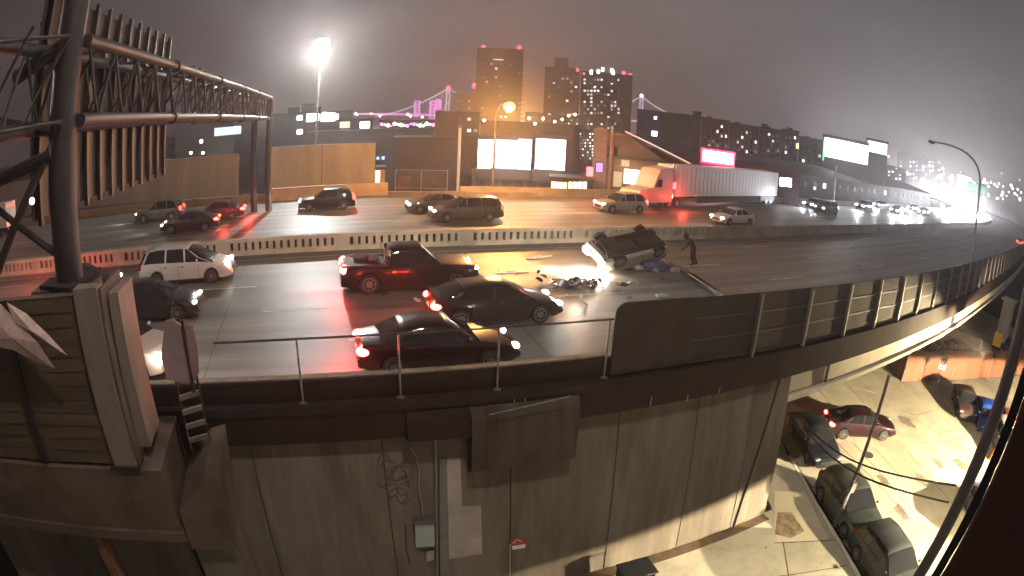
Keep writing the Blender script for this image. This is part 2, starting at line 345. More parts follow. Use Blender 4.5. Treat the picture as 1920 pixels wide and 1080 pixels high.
# thick conduit running down a joint
def W3(px,py,off=SW+.02):                   # point of the wall face seen at a pixel
    d=ray(px,py); a=P(locate(-2,12.5)[0],off); b=P(locate(9,16.5)[0],off); t=(b-a).normalized(); a.z=-.62; n=t.cross(Vector((t.y*BT,-t.x*BT,-6.48))).normalized()
    c=Vector((0,0,HC)); return c+d*((a-c).dot(n)/d.dot(n))
def wtube(pts,r,name,m,parent=None,off=.05): return MB().tube([W3(x,y,SW+off) for x,y in pts],r,7).build(name,m,parent,True)
wc=wtube([(1462,712),(1436,800),(1402,905),(1367,1013)],.045,'drain_pipe',M_black); tag(wc,'thin black drain pipe running down the wall near its right corner','pipe')
def wquad(x0,y0,x1,y1,x2,y2,x3,y3,th,name,m,parent=None,label=None,cat=None,off=0):
    a=P(locate(-2,12.5)[0],0); b=P(locate(9,16.5)[0],0); t=(b-a).normalized(); n=Vector((t.y,-t.x,0))
    q=[W3(x,y,SW+off) for x,y in ((x0,y0),(x1,y1),(x2,y2),(x3,y3))]
    # square the piece up: vertical sides through mean positions
    f=[v+n*th for v in q]; bk=[v-n*.02 for v in q]
    o=MB().add(f+bk,[(0,1,2,3),(7,6,5,4),(0,4,5,1),(1,5,6,2),(2,6,7,3),(3,7,4,0)]).build(name,m,parent)
    if label: tag(o,label,cat)
    return o
M_patch=mat('pale_cover_paint',(.36,.31,.29),.8,var=.18,scale=1.4)
wquad(835,855,880,858,912,945,912,1040,.012,'paint_patch',M_patch,wr) if 0 else None
wquad(838,858,884,858,886,950,838,950,.012,'paint_patch',M_patch,wr)
wquad(840,950,912,947,912,1036,842,1048,.016,'paint_patch',M_patch,wr)
wquad(955,1020,1000,1012,1003,1079,955,1079,.012,'paint_patch',M_patch,wr)
# pilaster / bracket block that sticks out below the deck
pb=empty('concrete_bracket','stained concrete bracket block hanging on the wall under the railing end','bracket')
sA,sB=locate(-.8,12.7)[0],locate(2.0,13.8)[0]
sweep([sA,sB],[(NEAR+.05,-2.2),(NEAR+.62,-1.9),(NEAR+.62,-.3),(NEAR+.42,.0),(NEAR+.05,.0)],'block',two_noise('olive_concrete',(.045,.038,.03),(.085,.072,.055),(.02,.015,.015),.8,(1,1,.15),.6,(2,2,.3),rough=.85,coord='Object',f2=.9,spec=.1),pb)
sweep([sA-1.7,sA-.01],[(NEAR+.05,-.95),(NEAR+.55,-.8),(NEAR+.55,-.2),(NEAR+.4,.0),(NEAR+.05,.0)],'stub',M_fascia,pb)
MB().tube([P(sA+.4,NEAR+.78,-.05),P(sB-.4,NEAR+.74,.2)],.02,6).build('rod',M_rail,pb,True)
for px,py,L in ((965,745,26),(985,742,20),(1222,744,22),(1290,742,14),(1350,726,14)):
    q=W3(px,py,SW+.45); o=MB().tube([q,q-Vector((0,0,L*.014))],.018,6).build('bolt',M_rail,pb,True)
# electrical box, conduits
eb=empty('electrical_box','pale grey electrical box with short cable mounted on the wall','electrical box')
wquad(776,975,812,973,813,1018,778,1020,.16,'case',mat('box_grey',(.33,.38,.37),.5,var=.1),eb)
wquad(774,970,814,968,814,975,774,977,.20,'lid',mat('box_lid',(.06,.06,.06),.5,var=.1),eb)
wquad(798,1030,812,1028,812,1046,798,1048,.12,'meter',M_rail,eb)
cb=wtube([(768,838),(780,856),(786,885),(784,912),(790,945),(793,972)],.022,'box_cable',M_rail); tag(cb,'thin grey cable curling down the wall into the electrical box','cable')
cb=wtube([(816,822),(817,880),(817,940),(819,1000),(820,1079)],.03,'conduit_pipe',M_rail,off=.07); tag(cb,'grey conduit pipe running down the wall right of the electrical box','pipe')
cb=wtube([(826,862),(826,900),(827,945)],.022,'conduit_pipe',M_rail,off=.07); tag(cb,'short grey conduit beside the painted patches on the wall','pipe')
cb=wquad(822,860,836,860,841,1079,824,1079,.14,'cable_trough',mat('trough_grey',(.11,.115,.115),.6,var=.15),None,'dark grey steel cable trough running down the wall to the ground','cable trough')
cb=wtube([(760,985),(762,1030),(768,1056)],.014,'loose_wire',M_black); tag(cb,'thin black wire hanging down the wall left of the electrical box','wire')
# graffiti: overlapping loops of faded dark paint
gf=MB()
for k in range(13):
    cx,cy=random.uniform(712,766),random.uniform(866,930); rx,ry=random.uniform(9,20),random.uniform(10,24); a0=random.uniform(0,6); am=random.uniform(3.2,6.2)
    gf.tube([W3(cx+rx*math.cos(a0+am*i/14),cy+ry*math.sin(a0+am*i/14),SW+.003) for i in range(15)],.014,5)
gf.build('graffiti',mat('faded_paint',(.085,.05,.05),.8,var=.3,scale=3),wr)
sg=empty('warning_sign','small red and white warning plate low on the wall','sign')
wquad(957,1011,984,1007,985,1019,958,1023,.03,'red_plate',mat('sign_red',(.35,.03,.02),.5,var=.1),sg)
wquad(959,1023,985,1019,984,1026,961,1030,.03,'white_plate',M_white,sg)
MB().tube([W3(962,1019,SW+.045),W3(970,1012,SW+.045),W3(979,1016,SW+.045)],.012,5).build('mark',M_white,sg)
# ------------------------------------------------------------------ overpass girder, soffit, columns
gd=empty('bridge_girder','pale concrete girder of the overpass above the side street','girder')
sweep(srange(SCORN,200,3),[(NEAR-.9,-.75),(NEAR-.15,-.75),(NEAR-.1,-1.75),(NEAR+.15,-1.8),(NEAR+.15,-2.0),(NEAR-1.,-2.0)],'web',M_girder,gd)
for o_ in (14,10,6,2,-2,-6,-10,-14):
    sweep(srange(SCORN,130,6),[(o_-.4,-.6),(o_+.4,-.6),(o_+.4,-1.9),(o_-.4,-1.9)],'inner_web',M_girder,gd)
MB().tube([P(SCORN+2.4,NEAR-.05,-.95),P(SCORN+2.4,NEAR-.02,-1.75)],.07,8).build('downpipe',M_post,gd)
# abutment side wall that turns in under the deck
a0=P(SCORN,NEAR-.4,0); d_=Vector((.25,.97,0)).normalized()
ab=MB(); n_=Vector((.97,-.25,0))
q=[a0,a0+d_*40]; ab.add([q[0],q[1],q[1]-n_*1.,q[0]-n_*1.]+[]+[],[]) 
vs=[v+Vector((0,0,z)) for z in (-7.1,-.62) for v in (q[0],q[1],q[1]-n_,q[0]-n_)]
ab=MB(); ab.add(vs,[(0,1,5,4),(1,2,6,5),(2,3,7,6),(3,0,4,7),(4,5,6,7)])
tag(ab.build('abutment',M_wall),'concrete abutment wall turning in under the overpass','abutment')
# ------------------------------------------------------------------ gantry pedestal at the left
def frame(o,rz): return Matrix.Translation(o)@Matrix.Rotation(rz,4,'Z')
PF=frame((-8.0,7.9,0),math.atan2(.37,.93))
pd=empty('gantry_pedestal','brown concrete and clapboard pedestal carrying the sign gantry column at far left','pedestal')
cb_=MB(); z=.36
while z<4.2:                                   # lapped boards: every board leans out over the one below
    z1=min(z+.32,4.22); a=[Vector((x,y,zz)) for zz,y in ((z,-.022),(z1,-.0)) for x in (-7,-.5)]; b=[v+Vector((-.09,.22,0)) for v in a]
    vs=[PF@v for v in a+b]; cb_.add(vs,[(0,1,3,2),(4,6,7,5),(0,4,5,1),(2,3,7,6),(0,2,6,4),(1,5,7,3)]); z=z1
cb_.build('clapboard',M_clap,pd)
MB().box(-2.1,-.45,.5,1.7,.36,4.2,PF).build('core',M_ledge,pd)
MB().box(-2.75,-2.6,-.16,-.08,.4,4.25,PF).build('batten',M_gdark,pd)
MB().box(-.5,.12,-.12,.28,.34,4.35,PF).build('channel',M_strip,pd)
MB().box(.125,.2,-.04,.3,.38,4.3,PF).box(.125,.17,.3,1.5,.38,4.3,PF).build('side_plate',M_ledge,pd)
MB().box(.2,.5,.32,1.5,.6,4.1,PF,.02).build('side_post',M_strip,pd)
MB().box(-.62,.2,-.2,.35,.27,.36,PF).build('foot_plate',M_gdark,pd)
MB().box(-7,.75,-.15,2.4,-1.45,.27,PF,.0).build('ledge_block',M_ledge,pd)
MB().box(-7,.8,-.25,2.4,-1.75,-1.46,PF).build('ledge_step',M_ledge,pd)
MB().box(-7,.6,.5,2.4,-7.1,-1.76,PF).build('lower_wall',M_wall,pd)
MB().prism([(.82,-2.1),(2.0,-2.1),(2.15,.1),(1.75,-.0),(.86,-.9)],-.1,2.2,PF).build('end_block',M_ledge,pd)
MB().box(.82,2.0,.1,2.2,-7.1,-2.12,PF).build('end_wall',M_wall,pd)
MB().box(-2.2,-1.9,-.1,.3,-7,-1.8,PF).build('pipe_cover',mat('rusty_cover',(.17,.075,.04),.7,var=.4,scale=2),pd)
# torn pale sheet caught on the pedestal
def leafmesh(px,y,wav):
    mb=MB(); top=[]; 
    n=len(px)
    vs=[PF@Vector((x,y+wav*math.sin(i*1.7)*.06,z)) for i,(x,z) in enumerate(px)]
    c=PF@Vector((sum(p[0] for p in px)/n,y-.1,sum(p[1] for p in px)/n))
    nn=(PF.to_3x3()@Vector((0,-1,0)))*.012
    mb.add(vs+[c]+[v+nn for v in vs]+[c+nn],[((i+1)%n,i,n) for i in range(n)]+[(n+1+i,n+1+(i+1)%n,2*n+1) for i in range(n)]+[(i,(i+1)%n,n+1+(i+1)%n,n+1+i) for i in range(n)]); return mb
def pfl(px,py,y):                               # pixel -> pedestal plane coordinates
    n=PF.to_3x3()@Vector((0,1,0)); p0=PF@Vector((0,y,0)); d=ray(px,py); c=Vector((0,0,HC)); w=c+d*((p0-c).dot(n)/d.dot(n)); l=PF.inverted()@w; return (l.x,l.z)
ts=empty('torn_sheet','pale torn plastic sheet hanging over the top of the clapboard pedestal','sheet')
for pts in ([(-40,560),(0,572),(32,600),(72,640),(102,692),(66,680),(28,655),(-40,640)],[(12,566),(48,590),(92,628),(128,664),(96,652),(60,628),(30,604)]):
    leafmesh([pfl(x,y,-.45) for x,y in pts],-.45,1).build('flap',mat('pale_plastic',(.50,.36,.33),.5,var=.2,scale=3),ts)
# ------------------------------------------------------------------ sign gantry
ga=empty('sign_gantry','huge dark steel truss gantry reaching across the freeway, seen from behind its sign','gantry')
gA=Vector((-9.37,8.42,0)); gB=Vector((-20.45,43.0,0)); gd_=(gB-gA).normalized(); gn=Vector((gd_.y,-gd_.x,0)); GL=(gB-gA).length
def GP(t,o,z): return gA+gd_*t+gn*o+Vector((0,0,z))
MB().tube([GP(0,0,4.2),GP(0,0,13.5)],.37,20).build('column',M_gdark,ga,True)
MB().box(-.62,.62,-.62,.62,4.22,4.3,Matrix.Translation(gA)).build('base_plate',M_gdark,ga)
for o_ in (.45,-.85):
    MB().tube([GP(GL,o_,-.5),GP(GL,o_,9.2)],.28,14).build('column',M_gdark,ga,True)
for o_ in (.45,-.85):
    for z_ in (9.36,7.62):
        MB().tube([GP(.1 if o_>0 else -4.5,o_,z_),GP(GL+.3,o_,z_)],.16,12).build('chord',M_gantry,ga,True)
for t in (7.7,15.4,22.5,29):
    for o_ in (.45,-.85):
        for z_ in (9.36,7.62): MB().tube([GP(t-.06,o_,z_),GP(t+.06,o_,z_)],.22,12).build('chord_flange',M_gdark,ga)
for o_,nm in ((.45,'web_lacing'),(-.85,'web_lacing')):
    w=MB(); t=.3 if o_>0 else -4.2; up=True; pitch=.85
    while t<GL-.8:
        w.tube([GP(t,o_,9.3 if up else 7.68),GP(t+pitch,o_,7.68 if up else 9.3)],.05,6); t+=pitch; up=not up
    w.build(nm,M_gantry,ga)
w=MB(); t=-4.2; up=True
while t<GL-.8:
    for z_ in (9.36,7.62): w.tube([GP(t,.45 if up else -.85,z_),GP(t+1.7,-.85 if up else .45,z_)],.045,6)
    w.tube([GP(t,.45,9.36),GP(t,-.85,7.62)],.04,6); t+=1.7; up=not up
w.build('cross_bracing',M_gdark,ga)
MB().tube([GP(-.2,-2.6,4.4),GP(0,-.3,7.2)],.12,8).tube([GP(-.2,-1.6,8.9),GP(0,0,9.4)],.2,8).tube([GP(-.2,-4.6,8.6),GP(-.2,-.2,7.5)],.13,8).tube([GP(-.1,-4.6,6.3),GP(-.1,-.2,7.0)],.16,8).tube([GP(-.1,-4.2,7.2),GP(-.1,-.3,4.9)],.09,8).tube([GP(-.3,-2.2,9.3),GP(-.3,-3.4,6.4)],.07,8).build('side_brace',M_gdark,ga,True)
# walkway light fitting near the column foot
so=MB().sphere(far(60,377,11.5),.07).build('marker_light',emat('marker_glow',(.75,.75,1),9),ga)
sn=empty('highway_sign','back of a big highway sign with rows of steel ribs hung on the gantry','sign')
SX=Matrix.Translation(gA)@Matrix.Rotation(math.atan2(gd_.y,gd_.x),4,'Z')
MB().box(.2,11.6,1.15,1.19,5.6,10.9,SX).build('sign_panel',M_black if 0 else mat('sign_back_dark',(.022,.016,.018),.6,var=.3,scale=1),sn)
t=.45
while t<11.7:
    MB().box(t-.08,t+.08,.98,1.0,5.45,11.1,SX).box(t-.01,t+.01,1.001,1.149,5.45,11.1,SX).build('rib',M_gantry,sn); t+=.98
for z_ in (5.72,6.9,10.1,10.86): MB().box(.2,11.65,1.191,1.23,z_,z_+.07,SX).build('edge_rail',M_gantry,sn)
tn=empty('highway_sign','small dark sign back above the far half of the gantry','sign')
MB().box(14.5,18.0,.9,1.0,9.5,10.15,SX).build('sign_panel',M_gdark,tn)
for t in (15,16.2,17.5): MB().box(t-.04,t+.04,.78,.9,9.3,10.2,SX).build('rib',M_gantry,tn)
# ------------------------------------------------------------------ ladder and board on the parapet
ld=empty('ladder','slanting steel ladder with flat rungs beside the gantry pedestal','ladder')
LM=frame((-7.05,9.95,0),math.atan2(.37,.93))
for x in (-.45,.12): MB().box(x,x+.05,-.06,0,-.35,1.75,LM).build('rail',M_gdark,ld)
for i in range(5): MB().add([LM@Vector(v) for v in ((-.42,-.02,.0+i*.38),(.14,-.02,.14+i*.38),(.14,-.02,.26+i*.38),(-.42,-.02,.12+i*.38),(-.42,-.1,.0+i*.38),(.14,-.1,.14+i*.38),(.14,-.1,.26+i*.38),(-.42,-.1,.12+i*.38))],[(0,1,2,3),(7,6,5,4),(4,5,1,0),(5,6,2,1),(6,7,3,2),(7,4,0,3)]).build('rung',M_strip,ld)
for x in (-.43,.14): MB().box(x,x+.03,-.09,-.07,-.2,.35,LM).build('bright_bracket',M_chrome,ld)
bd=empty('grey_board','dull pink grey board with cut corners bolted above the ladder','board')
MB().prism([(-.62,1.75),(-.2,1.6),(-.02,1.6),(-.02,2.95),(-.2,3.15),(-.4,3.1),(-.66,2.3)],-.16,-.12,LM).build('board',mat('board_grey',(.23,.17,.185),.6,var=.18,scale=1.5),bd)
MB().box(0,.07,-.2,-.1,1.4,3.1,LM).build('upright',M_black,bd)
MB().prism([(.09,1.7),(.25,1.85),(.32,2.4),(.28,2.95),(.09,3.0)],-.16,-.12,LM).build('side_board',mat('board_rose',(.22,.13,.14),.6,var=.15),bd)
# ------------------------------------------------------------------ vehicles
def prof(pts,x):
    for (a,p),(b,q) in zip(pts,pts[1:]):
        if x<=b: t=max(0,(x-a)/(b-a)); return p+(q-p)*t
    return pts[-1][1]
KINDS={  # L, W, beltline/hood profile, greenhouse (x,z) roof line, wheel x, wheel r, clearance
 'sedan':dict(L=4.7,W=1.82,belt=[(-2.35,.72),(-2.28,.95),(-1.7,1.02),(-1.2,1.0),(.85,.94),(1.3,.90),(2.0,.76),(2.28,.62),(2.35,.5)],gh=[(-1.75,1.0),(-1.05,1.36),(-.5,1.44),(.2,1.43),(1.1,.93)],wx=(-1.38,1.42),r=.33),
 'coupe':dict(L=4.75,W=1.86,belt=[(-2.37,.78),(-2.3,1.02),(-1.8,1.06),(-1.2,1.02),(.85,.95),(1.3,.90),(2.0,.76),(2.3,.6),(2.37,.5)],gh=[(-2.1,1.04),(-1.1,1.36),(-.3,1.45),(.3,1.41),(1.25,.92)],wx=(-1.40,1.45),r=.34),
 'suv':dict(L=4.65,W=1.88,belt=[(-2.32,.8),(-2.28,1.05),(-1.7,1.08),(.85,1.05),(1.2,1.02),(2.0,.93),(2.26,.8),(2.32,.6)],gh=[(-2.2,1.08),(-1.85,1.58),(-1.2,1.68),(.1,1.66),(1.05,1.04)],wx=(-1.4,1.42),r=.36),
 'van':dict(L=5.15,W=1.96,belt=[(-2.57,.8),(-2.52,1.08),(-1.7,1.12),(.9,1.06),(1.6,1.0),(2.2,.86),(2.5,.7),(2.57,.5)],gh=[(-2.45,1.1),(-2.15,1.62),(-1.4,1.73),(.2,1.70),(1.65,.99)],wx=(-1.5,1.5),r=.34),
 'pickup':dict(L=5.8,W=1.98,belt=[(-2.9,.85),(-2.86,1.13),(-.95,1.15),(-.9,1.18),(1.1,1.16),(1.5,1.14),(2.5,1.05),(2.82,.95),(2.9,.7)],gh=[(-1.02,1.17),(-.88,1.78),(-.5,1.84),(.5,1.82),(1.3,1.13)],wx=(-1.75,1.9),r=.41),
}
CACHE={}
def paint(name,col,metal=.35,rough=.28): return mat('paint_'+name,col,rough,metal=metal,var=.06,scale=1,coat=.6)
def car_parts(kind):
    if kind in CACHE: return CACHE[kind]
    K=KINDS[kind]; L,W_,bel,gh,wx,r=K['L'],K['W'],K['belt'],K['gh'],K['wx'],K['r']; hw=W_/2; out={}
    ra=r*1.16
    def hwid(x):
        t=abs(x)/(L/2); return hw*(1-.16*max(0,(t-.62)/.38)**2.2)
    xs=sorted(set([round(-L/2+L*i/40,3) for i in range(41)]+[round(w+ra*math.cos(a),3) for w in wx for a in [PI*i/10 for i in range(11)]]))
    zb0=.24
    mb=MB(); m=0
    for x in xs:
        zt=prof(bel,x); zb=zb0+.10*max(0,(abs(x)/(L/2)-.85)/.15)
        for w in wx:
            if abs(x-w)<ra: zb=max(zb,r+math.sqrt(max(0,ra*ra-(x-w)**2)))
        w_=hwid(x); zb=min(zb,zt-.08); zm=max(zb+.02,min(zb0+.30,zt-.1)); zu=max(zm+.01,zt-.13)
        half=[(0,zb0),(w_*.72,zb0),(w_*.72,zb),(w_*.965,zb),(w_,zm),(w_*.995,zu),(w_*.955,zt-.03),(w_*.86,zt),(0,zt+.03)]
        ring=half+[(-y,z) for y,z in half[::-1][1:-1]]
        m=len(ring); mb.v+=[(x,y,z) for y,z in ring]
    n=len(xs)
    for i in range(n-1):
        for j in range(m): mb.f.append((i*m+j,(i+1)*m+j,(i+1)*m+(j+1)%m,i*m+(j+1)%m))
    mb.f.append(tuple(range(m))); mb.f.append(tuple((n-1)*m+j for j in range(m))[::-1])
    me=mb.mesh('body',True); me.set_sharp_from_angle(angle=R(40)); out['body']=me
    # greenhouse
    g0,g1=gh[0][0],gh[-1][0]; hx=[g0+(g1-g0)*i/28 for i in range(29)]
    def sect(x,off=0):
        zr=prof(gh,x); zb=prof(bel,x)-.02; zr=max(zr,zb+.02); top=max(p[1] for p in gh); f=(zr-zb)/(top-zb)
        wb=hwid(x)*.93+off; wr=wb-(.20*f)*hw*1.05
        return [(wb,zb),(wb-(wb-wr)*.55,zb+(zr-zb)*.6),(wr,zr-.05*f),(wr*.86,zr+off*.5),(0,zr+.03*f+off)]
    def loft(xl,a,b,off,nm):
        mb=MB(); 
        for x in xl:
            h=sect(x,off)[a:b]; 
            rg=h+[(-y,z) for y,z in h[::-1] if y>1e-6]; k=len(rg); mb.v+=[(x,y,z) for y,z in rg]
        for i in range(len(xl)-1):
            for j in range(k-1): mb.f.append((i*k+j,(i+1)*k+j,(i+1)*k+j+1,i*k+j+1))
        mb.f.append(tuple(range(k))); mb.f.append(tuple((len(xl)-1)*k+j for j in range(k))[::-1])
        me=mb.mesh(nm,True); me.set_sharp_from_angle(angle=R(50)); return me
    out['windows']=loft(hx,0,5,0,'windows')
    tz=max(p[1] for p in gh); rx=[x for x in hx if prof(gh,x)>tz-(.16 if kind!='pickup' else .08)]
    out['roof']=loft(rx,2,5,.014,'roof')
    # pillars and window frames as one part
    PL=[]
    def pill(xb,xt,w):
        for sgn in (1,-1):
            fr=MB(); PL.append(fr)
            a=sect(xb,.012); b=sect(xt,.012); pts=[]
            p0=Vector((xb,a[0][0],a[0][1])); p1=Vector(((xb*.4+xt*.6),a[1][0]*.5+b[1][0]*.5,(a[1][1]*.4+b[1][1]*.6) if abs(xb-xt)>.2 else b[1][1])); p2=Vector((xt,b[2][0],b[2][1]))
            vs=[]
            for p in (p0,p1,p2): vs+=[Vector((p.x-w/2,p.y*sgn,p.z)),Vector((p.x+w/2,p.y*sgn,p.z))]
            fr.add(vs,[(0,1,3,2),(2,3,5,4)])
    if kind=='pickup': pill(-.95,-.86,.12); pill(.1,.1,.09); pill(1.18,.62,.1)
    elif kind=='suv' or kind=='van': pill(g0+.2,g0+.5,.16); pill(-.95,-.9,.1); pill(.12,.1,.09); pill(g1-.12,.32 if kind=='suv' else .4,.09)
    else: pill(g0+.35,g0+.75,.16); pill(-.25,-.22,.08); pill(g1-.1,.4,.08)
    for i_,fr in enumerate(PL): out['pillar%d'%i_]=fr.mesh('pillar')
    # trim
    TR=[]
    for sgn in (1,-1):
        for xd in ((.85,-.25,-1.2) if kind!='pickup' else (1.05,.1,-.85)):
            w_=hwid(xd)
            TR.append(('door_seam',MB().add([Vector((xd+dx,sgn*(w_+.004 if z<.8 else w_*.998+.002),z)) for z in (.33,prof(bel,xd)-.14) for dx in (-.008,.008)],[(0,1,3,2)])))
        TR.append(('side_skirt',MB().box(wx[0]+r+.05,wx[1]-r-.05,sgn*hw*.955-.03,sgn*hw*.955+.03,.2,.27)))
    for i_,(n_,t_) in enumerate(TR): out['trim%d_%s'%(i_,n_)]=t_.mesh(n_)
    out['door_handle']=MB().box(0,.17,-.025,.025,.86,.89).mesh('h')
    zt=prof(bel,L/2-.25)
    out['grille']=MB().box(L/2-.06,L/2+.012,-.45,.45,.40,min(.66,zt-.1)).box(L/2-.1,L/2+.016,-hw*.7,hw*.7,.26,.34).mesh('g')
    out['rear_bumper']=MB().box(-L/2-.03,-L/2+.1,-hw*.78,hw*.78,.34,.56).mesh('b')
    out['plate']=MB().box(-L/2-.035,-L/2-.02,-.16,.16,.62,.74).mesh('p')
    zl=.66 if kind in('sedan','coupe') else .8 if kind!='pickup' else .88
    out['headlight']=MB().sphere((0,0,0),.12,(1.0,1.7,.62),10,6).mesh('hl',True)
    out['taillight']=MB().sphere((0,0,0),.13,(1.5,1.9,.85) if kind in('sedan','coupe') else (1.3,1.0,1.7),10,6).mesh('tl',True)
    out['tyre']=MB().tube([(0,-.11,0),(0,-.09,0),(0,.09,0),(0,.11,0)],r,22).mesh('t',True)
    me=out['tyre']; me.set_sharp_from_angle(angle=R(40))
    rim=MB().tube([(0,-.118,0),(0,.118,0)],r*.36,16)
    for i in range(7):
        a=2*PI*i/7
        for y in (-.116,.116): rim.beam((r*.1*math.cos(a),y,r*.1*math.sin(a)),(r*.66*math.cos(a),y,r*.66*math.sin(a)),.012,r*.16,up=(0,1,0))
    for y in (-.117,.117):
        k=24; b0=len(rim.v)
        rim.v+=[(rr*math.cos(2*PI*i/k),y,rr*math.sin(2*PI*i/k)) for i in range(k) for rr in (r*.60,r*.70)]
        rim.f+=[(b0+2*i,b0+2*i+1,b0+(2*i+3)%(2*k),b0+(2*i+2)%(2*k)) for i in range(k)]
    out['rim']=rim.mesh('rim')
    out['mirror']=MB().sphere((0,0,0),.09,(.7,1.1,.8),8,5).mesh('m',True)
    out['arch']=MB().tube([(0,-hw*.7,0),(0,hw*.7,0)],ra*.97,20).mesh('a',True)
    out['K']=dict(K,zl=zl,hwid=hwid); CACHE[kind]=out; return out
M_hoff=mat('lamp_glass',(.45,.46,.48),.12,var=0,metal=.4); M_toff=mat('tail_glass',(.25,.01,.01),.15,var=0)
def car(kind,pname,col,loc,rz,label,cat,head=0,tail=0,beam=None,red=0,group=None,parts=True,sc=1,hcol=(1,.93,.82)):
    C=car_parts(kind); K=C['K']; L=K['L']; hw=K['W']/2
    nm={'sedan':'sedan_car','coupe':'fastback_car','suv':'suv_car','van':'minivan','pickup':'pickup_truck'}[kind]
    r_=empty(nm,label,cat,loc,rz,group); r_.scale=(sc,sc,sc)
    pm=paint(pname,col)
    def put(n,m,loc=(0,0,0),name=None,parent=None):
        me=C[n]
        if not me.materials: me.materials.append(None)
        o=bpy.data.objects.new(name or n,me); COL.objects.link(o); o.parent=parent or r_; o.location=loc
        o.material_slots[0].link='OBJECT'; o.material_slots[0].material=m; return o
    put('body',pm); put('windows',M_glass); put('roof',pm); 
    for k_ in C:
        if k_.startswith('pillar'): put(k_,pm,name='pillar')
    for sg in (1,-1):
        for xd in (-.1,-1.05): put('door_handle',M_chrome,(xd,sg*hw,0))
    for k_ in C:
        if k_.startswith('trim'): put(k_,M_black,name=k_.split('_',1)[1])
    put('grille',M_black); put('rear_bumper',M_black); put('plate',M_white,name='number_plate')
    for xw in K['wx']:
        for sg in (1,-1):
            t=put('tyre',M_tyre,(xw,sg*(hw-.12),K['r']),name='wheel'); put('rim',M_rim,name='rim',parent=t)
    hm=emat('headlamp_glow_%s'%pname,hcol,head) if head else M_hoff
    tm=emat('tail_glow_%d'%int(tail*10),(1,.05,.035),tail) if tail else M_toff
    zh=K['zl']; xh=L/2-.14 if kind!='van' else L/2-.2
    for sg in (1,-1):
        put('headlight',hm,(xh,sg*hw*.72,zh)); put('taillight',tm,(-L/2+.12,sg*hw*.78,zh+.14)); put('mirror',pm,(.8 if kind!='pickup' else 1.0,sg*(hw+.06),1.02 if kind in('sedan','coupe') else 1.15))
    if beam:
        M=Matrix.Translation(loc)@Matrix.Rotation(rz,4,'Z')
        l=lamp('headlight_beam','SPOT',M@Vector((L/2+.15,0,zh)),beam,hcol,.12,M@Vector((L/2+12,0,-.1)),58,.6)
    if red:
        M=Matrix.Translation(loc)@Matrix.Rotation(rz,4,'Z')
        lamp('tail_glow','POINT',M@Vector((-L/2-.35,0,zh+.15)),red,(1,.06,.03),.15)
    return r_
def onroad(px,py,flip=False,dz=0):
    q=at(px,py,0); s,o=locate(q.x,q.y); return (q.x,q.y,.0),head(s)+(PI if flip else 0)
BLACKP=(.018,.016,.02); 
l,h=onroad(352,524); car('van','white',(.72,.70,.66),l,h,'white minivan driving in the near lanes at the left','minivan',head=40,tail=0,beam=160)
l,h=onroad(765,536); PK=car('pickup','black_red',(.012,.008,.010),l,h,'dark pickup truck with glowing red tail lamp passing the crash','pickup truck',head=30,tail=60,beam=160,red=150)
l,h=onroad(925,596); car('coupe','slate',(.028,.026,.031),l,h,'dark slate fastback car just beyond the nearest red-lit sedan','car',head=60,tail=50,beam=400,red=90,hcol=(.85,.95,1))
l,h=onroad(818,680); car('sedan','wine',(.022,.008,.011),l,h,'very dark wine sedan nearest the railing with bright red tail lamps','car',head=30,tail=90,beam=90,red=150)
hp_=at(297,668,.8); h=head(locate(hp_.x,hp_.y)[0])-.32; c_=Vector((hp_.x,hp_.y,0))-Matrix.Rotation(h,3,'Z')@Vector((2.2,-.66,0))
car('suv','cream',(.55,.46,.42),(c_.x,c_.y,0),h,'pale suv with a bright headlamp, half hidden by the gantry pedestal','suv',head=150,beam=250)
lamp('lamp_spill','POINT',hp_+Vector((.2,-.35,.1)),50,(1,.85,.7),.1)
l,h=onroad(285,592); car('coupe','charcoal',(.03,.026,.032),l,h,'charcoal car behind the pale suv at the left edge of the near lanes','car',head=3)
l,h=onroad(158,552); car('sedan','deep_red',(.05,.012,.014),l,h,'dark red sedan behind the gantry column with tail lamps lit','car',tail=60,red=400,head=12)
# pickup bed hollow, rack and load
C_=KINDS['pickup']
b=MB().box(-2.8,-1.02,-.78,.78,1.176,1.186); b.build('bed_liner',M_black,PK)
for sg in (1,-1): MB().box(-2.86,-1.0,sg*.9-.05,sg*.9+.05,1.13,1.22).build('bed_rail',mat('paint_bed',(.06,.02,.02),.35,metal=.4,var=.1),PK)
MB().box(-2.9,-2.84,-.85,.85,.75,1.24).build('tailgate',mat('paint_bed',(.06,.02,.02)),PK)
MB().tube([(-1.1,-.8,1.2),(-1.1,-.8,1.82),(-1.1,.8,1.82),(-1.1,.8,1.2)],.03,6).build('headache_rack',M_rail,PK)
MB().sphere((-2.0,.3,1.3),.28,(1.4,1,.6)).sphere((-1.5,-.2,1.32),.25,(1,1.2,.7)).build('load',mat('load_cloth',(.16,.12,.12),.8,var=.4,scale=5),PK,True)
